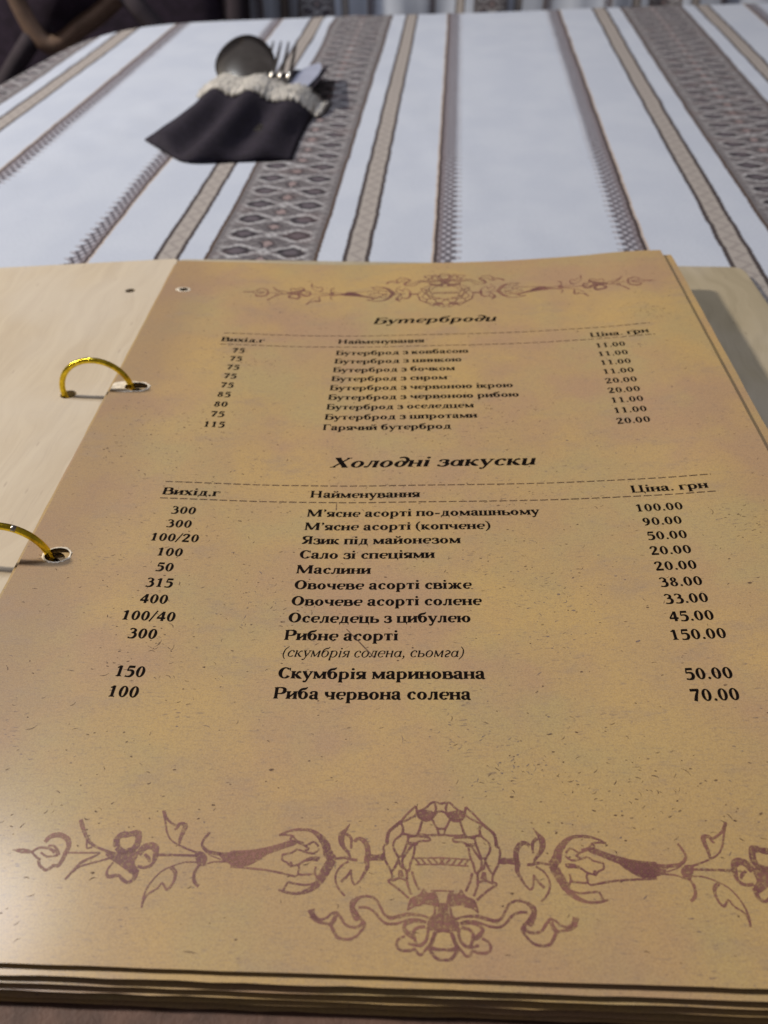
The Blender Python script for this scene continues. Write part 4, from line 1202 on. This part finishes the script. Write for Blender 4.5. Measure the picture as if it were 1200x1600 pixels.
# ------------------------------------------------------------------ the next table with the same kind of cloth, and chairs
M['chair_fabric'] = plain('dark_aubergine_upholstery', (.022, .015, .026), .85, 0, .3, 60, .2, .001)
M['chair_wood'] = plain('tan_bentwood', (.14, .088, .062), .8, 0, .25, 40)
M['chair_dark'] = plain('near_black_chair_wood', (.018, .012, .018), .9, 0, .25, 40)
table2 = tag(empty('dining_table', (.75, 1.95, -.74)), 'far dining table behind, under a second striped cloth at the top edge', 'table')
def l2(vs): return [(x - 750, y - 1950, z + 740) for x, y, z in vs]
mesh_obj('tabletop', l2(box(-200, 1700, 1520, 2380, -30, -4)[0]), box(0,1,0,1,0,1)[1], M['wood'], table2)
for x, y in ((-140, 1590), (1640, 1590), (1640, 2320), (-140, 2320)):
    bevel(mesh_obj('leg', l2(box(x-28, x+28, y-28, y+28, -740, -30)[0]), box(0,1,0,1,0,1)[1], M['wood'], table2), .004)
vs, fs, uvs = [], [], []
cols = 150
prof2 = [(2380, 0), (2100, 0), (1800, 0), (1560, 0), (1516, -1), (1508, -8), (1505, -30), (1503, -80), (1500, -150), (1497, -230), (1494, -330)]
for y, z in prof2:
    for i in range(cols + 1):
        x = -212 + 1924 * i / cols
        f = min(1, max(0, (-z - 5) / 120)); wav = (14 * math.sin(x * .043 + 1.2 * math.sin(x * .011)) + 6 * math.sin(x * .11)) * f
        vs.append((x + 5 * f * math.sin(x * .05), y - wav - f * 14, z)); uvs.append((x + 20., y if z > -2 else 1500 + z))
for j in range(len(prof2) - 1):
    for i in range(cols): a = j * (cols + 1) + i; fs.append((a, a + cols + 1, a + cols + 2, a + 1))
tag(fix(mesh_obj('tablecloth', vs, fs, M['cloth'], None, True, uvs)), 'second striped tablecloth hanging from the table behind, cut by the top edge', 'tablecloth')

def chair(x, y, rz, label, wood, seat_mat, padded):
    c = tag(empty('dining_chair', (x * MM, y * MM, -.74), rz), label, 'chair', 'chairs standing round the tables')
    s = mesh_obj('seat', *box(-215, 215, -210, 210, 430, 478), seat_mat, c); bevel(s, .018, 3)
    for lx in (-190, 190):
        for ly in (-185, 185):
            vs, fs = box(lx - 17, lx + 17, ly - 17, ly + 17, 0, 432)
            for i in range(4): vs[i] = (lx * 1.06 + (vs[i][0] - lx) * .7, ly * 1.08 + (vs[i][1] - ly) * .7, 0)
            bevel(mesh_obj('leg', vs, fs, wood, c), .003)
    # back frame: a wide U with a top rail
    path = [(-185, 195, 470), (-205, 222, 620), (-214, 245, 800), (-190, 262, 905), (-110, 270, 940), (0, 272, 948), (110, 270, 940), (190, 262, 905), (214, 245, 800), (205, 222, 620), (185, 195, 470)]
    path = catmull(path, 4)
    vs, fs = tube(path, 17, 10); mesh_obj('back_frame', vs, fs, wood, c, True)
    if padded:
        vs, fs = [], []
        for j in range(9):
            t = j / 8; z = 560 + t * 345
            for i in range(13):
                q = i / 12; xx = (q - .5) * 2 * (186 if t < .8 else 186 - (t - .8) * 260)
                yy = 215 + (z - 560) * .13 - 0
                vs.append((xx, yy - 14 * math.sin(math.pi * q) ** .5 * math.sin(math.pi * t) ** .5 - 3, z))
        n0 = len(vs)
        vs += [(a, 2 * (215 + (z - 560) * .13) - b + 6, z) for a, b, z in vs]
        for j in range(8):
            for i in range(12): a = j * 13 + i; fs.append((a, a + 1, a + 14, a + 13)); fs.append((n0 + a, n0 + a + 13, n0 + a + 14, n0 + a + 1))
        for i in range(12): fs.append((i, n0 + i, n0 + i + 1, i + 1)); b = 104 + i; fs.append((b, b + 1, n0 + b + 1, n0 + b))
        for j in range(8): a = j * 13; fs.append((a, a + 13, n0 + a + 13, n0 + a)); b = a + 12; fs.append((b, n0 + b, n0 + b + 13, b + 13))
        fix(mesh_obj('back_cushion', vs, fs, seat_mat, c, True))
    else:
        for k in range(5):
            xx = (k - 2) * 70
            bevel(mesh_obj('slat', *box(xx - 14, xx + 14, 205 + 20, 205 + 32, 478, 935), wood, c), .003)
    return c
c1 = chair(-330, 835, 0, 'tan wooden chair with dark padded back at the top left corner', M['chair_wood'], M['chair_fabric'], True)
# this chair's back is a rounded tan frame that comes to a low bottom corner round its padding
for ch in list(c1.children):
    if ch.name.startswith(('back_frame', 'back_cushion')): bpy.data.objects.remove(ch, do_unlink=True)
def cl1(vs): return [(x + 330, y - 835, z + 740) for x, y, z in vs]
loopp = [(-425, 1075, 215), (-418, 1078, 90), (-410, 1080, 0), (-388, 1080, -44), (-350, 1082, -26), (-310, 1084, -2), (-235, 1088, 60), (-190, 1088, 140), (-190, 1086, 225), (-250, 1082, 262), (-350, 1078, 262), (-405, 1076, 250)]
lp = catmull(loopp + [loopp[0]], 5)[:-1]
vs, fs = tube(cl1(lp), 13, 10, True); mesh_obj('back_frame', vs, fs, M['chair_wood'], c1, True)
vs, fs = [], []
cen = Vector((-305, 1082, 110))
NNl = len(lp)
for r_, dy in ((.97, 0), (.9, -14), (.6, -20), (.2, -22), (.2, 14), (.6, 14), (.9, 10)):
    for q in lp:
        p_ = cen + (Vector(q) - cen) * r_; vs.append((p_.x, p_.y + dy, p_.z))
for a_ in range(7):
    for k in range(NNl):
        b_ = (a_ + 1) % 7
        if a_ == 3: continue
        fs.append((a_ * NNl + k, a_ * NNl + (k + 1) % NNl, b_ * NNl + (k + 1) % NNl, b_ * NNl + k))
fs.append(tuple(range(3 * NNl, 4 * NNl))); fs.append(tuple(range(4 * NNl, 5 * NNl))[::-1])
fix(mesh_obj('back_cushion', cl1(vs), fs, M['chair_fabric'], c1, True))
for sx in (-1, 1):
    q = [(-330 + sx * 185, 1030, -270), (-330 + sx * 150, 1062, -130), (-330 + (-72 if sx < 0 else 40), 1080, -34 if sx < 0 else 6)]
    vs, fs = tube(cl1(catmull(q, 5)), 11, 8); mesh_obj('back_post', vs, fs, M['chair_dark'], c1, True)
chair(-425, 1180, 0, 'dark padded chair standing behind the tan wooden chair', M['chair_dark'], M['chair_fabric'], True)
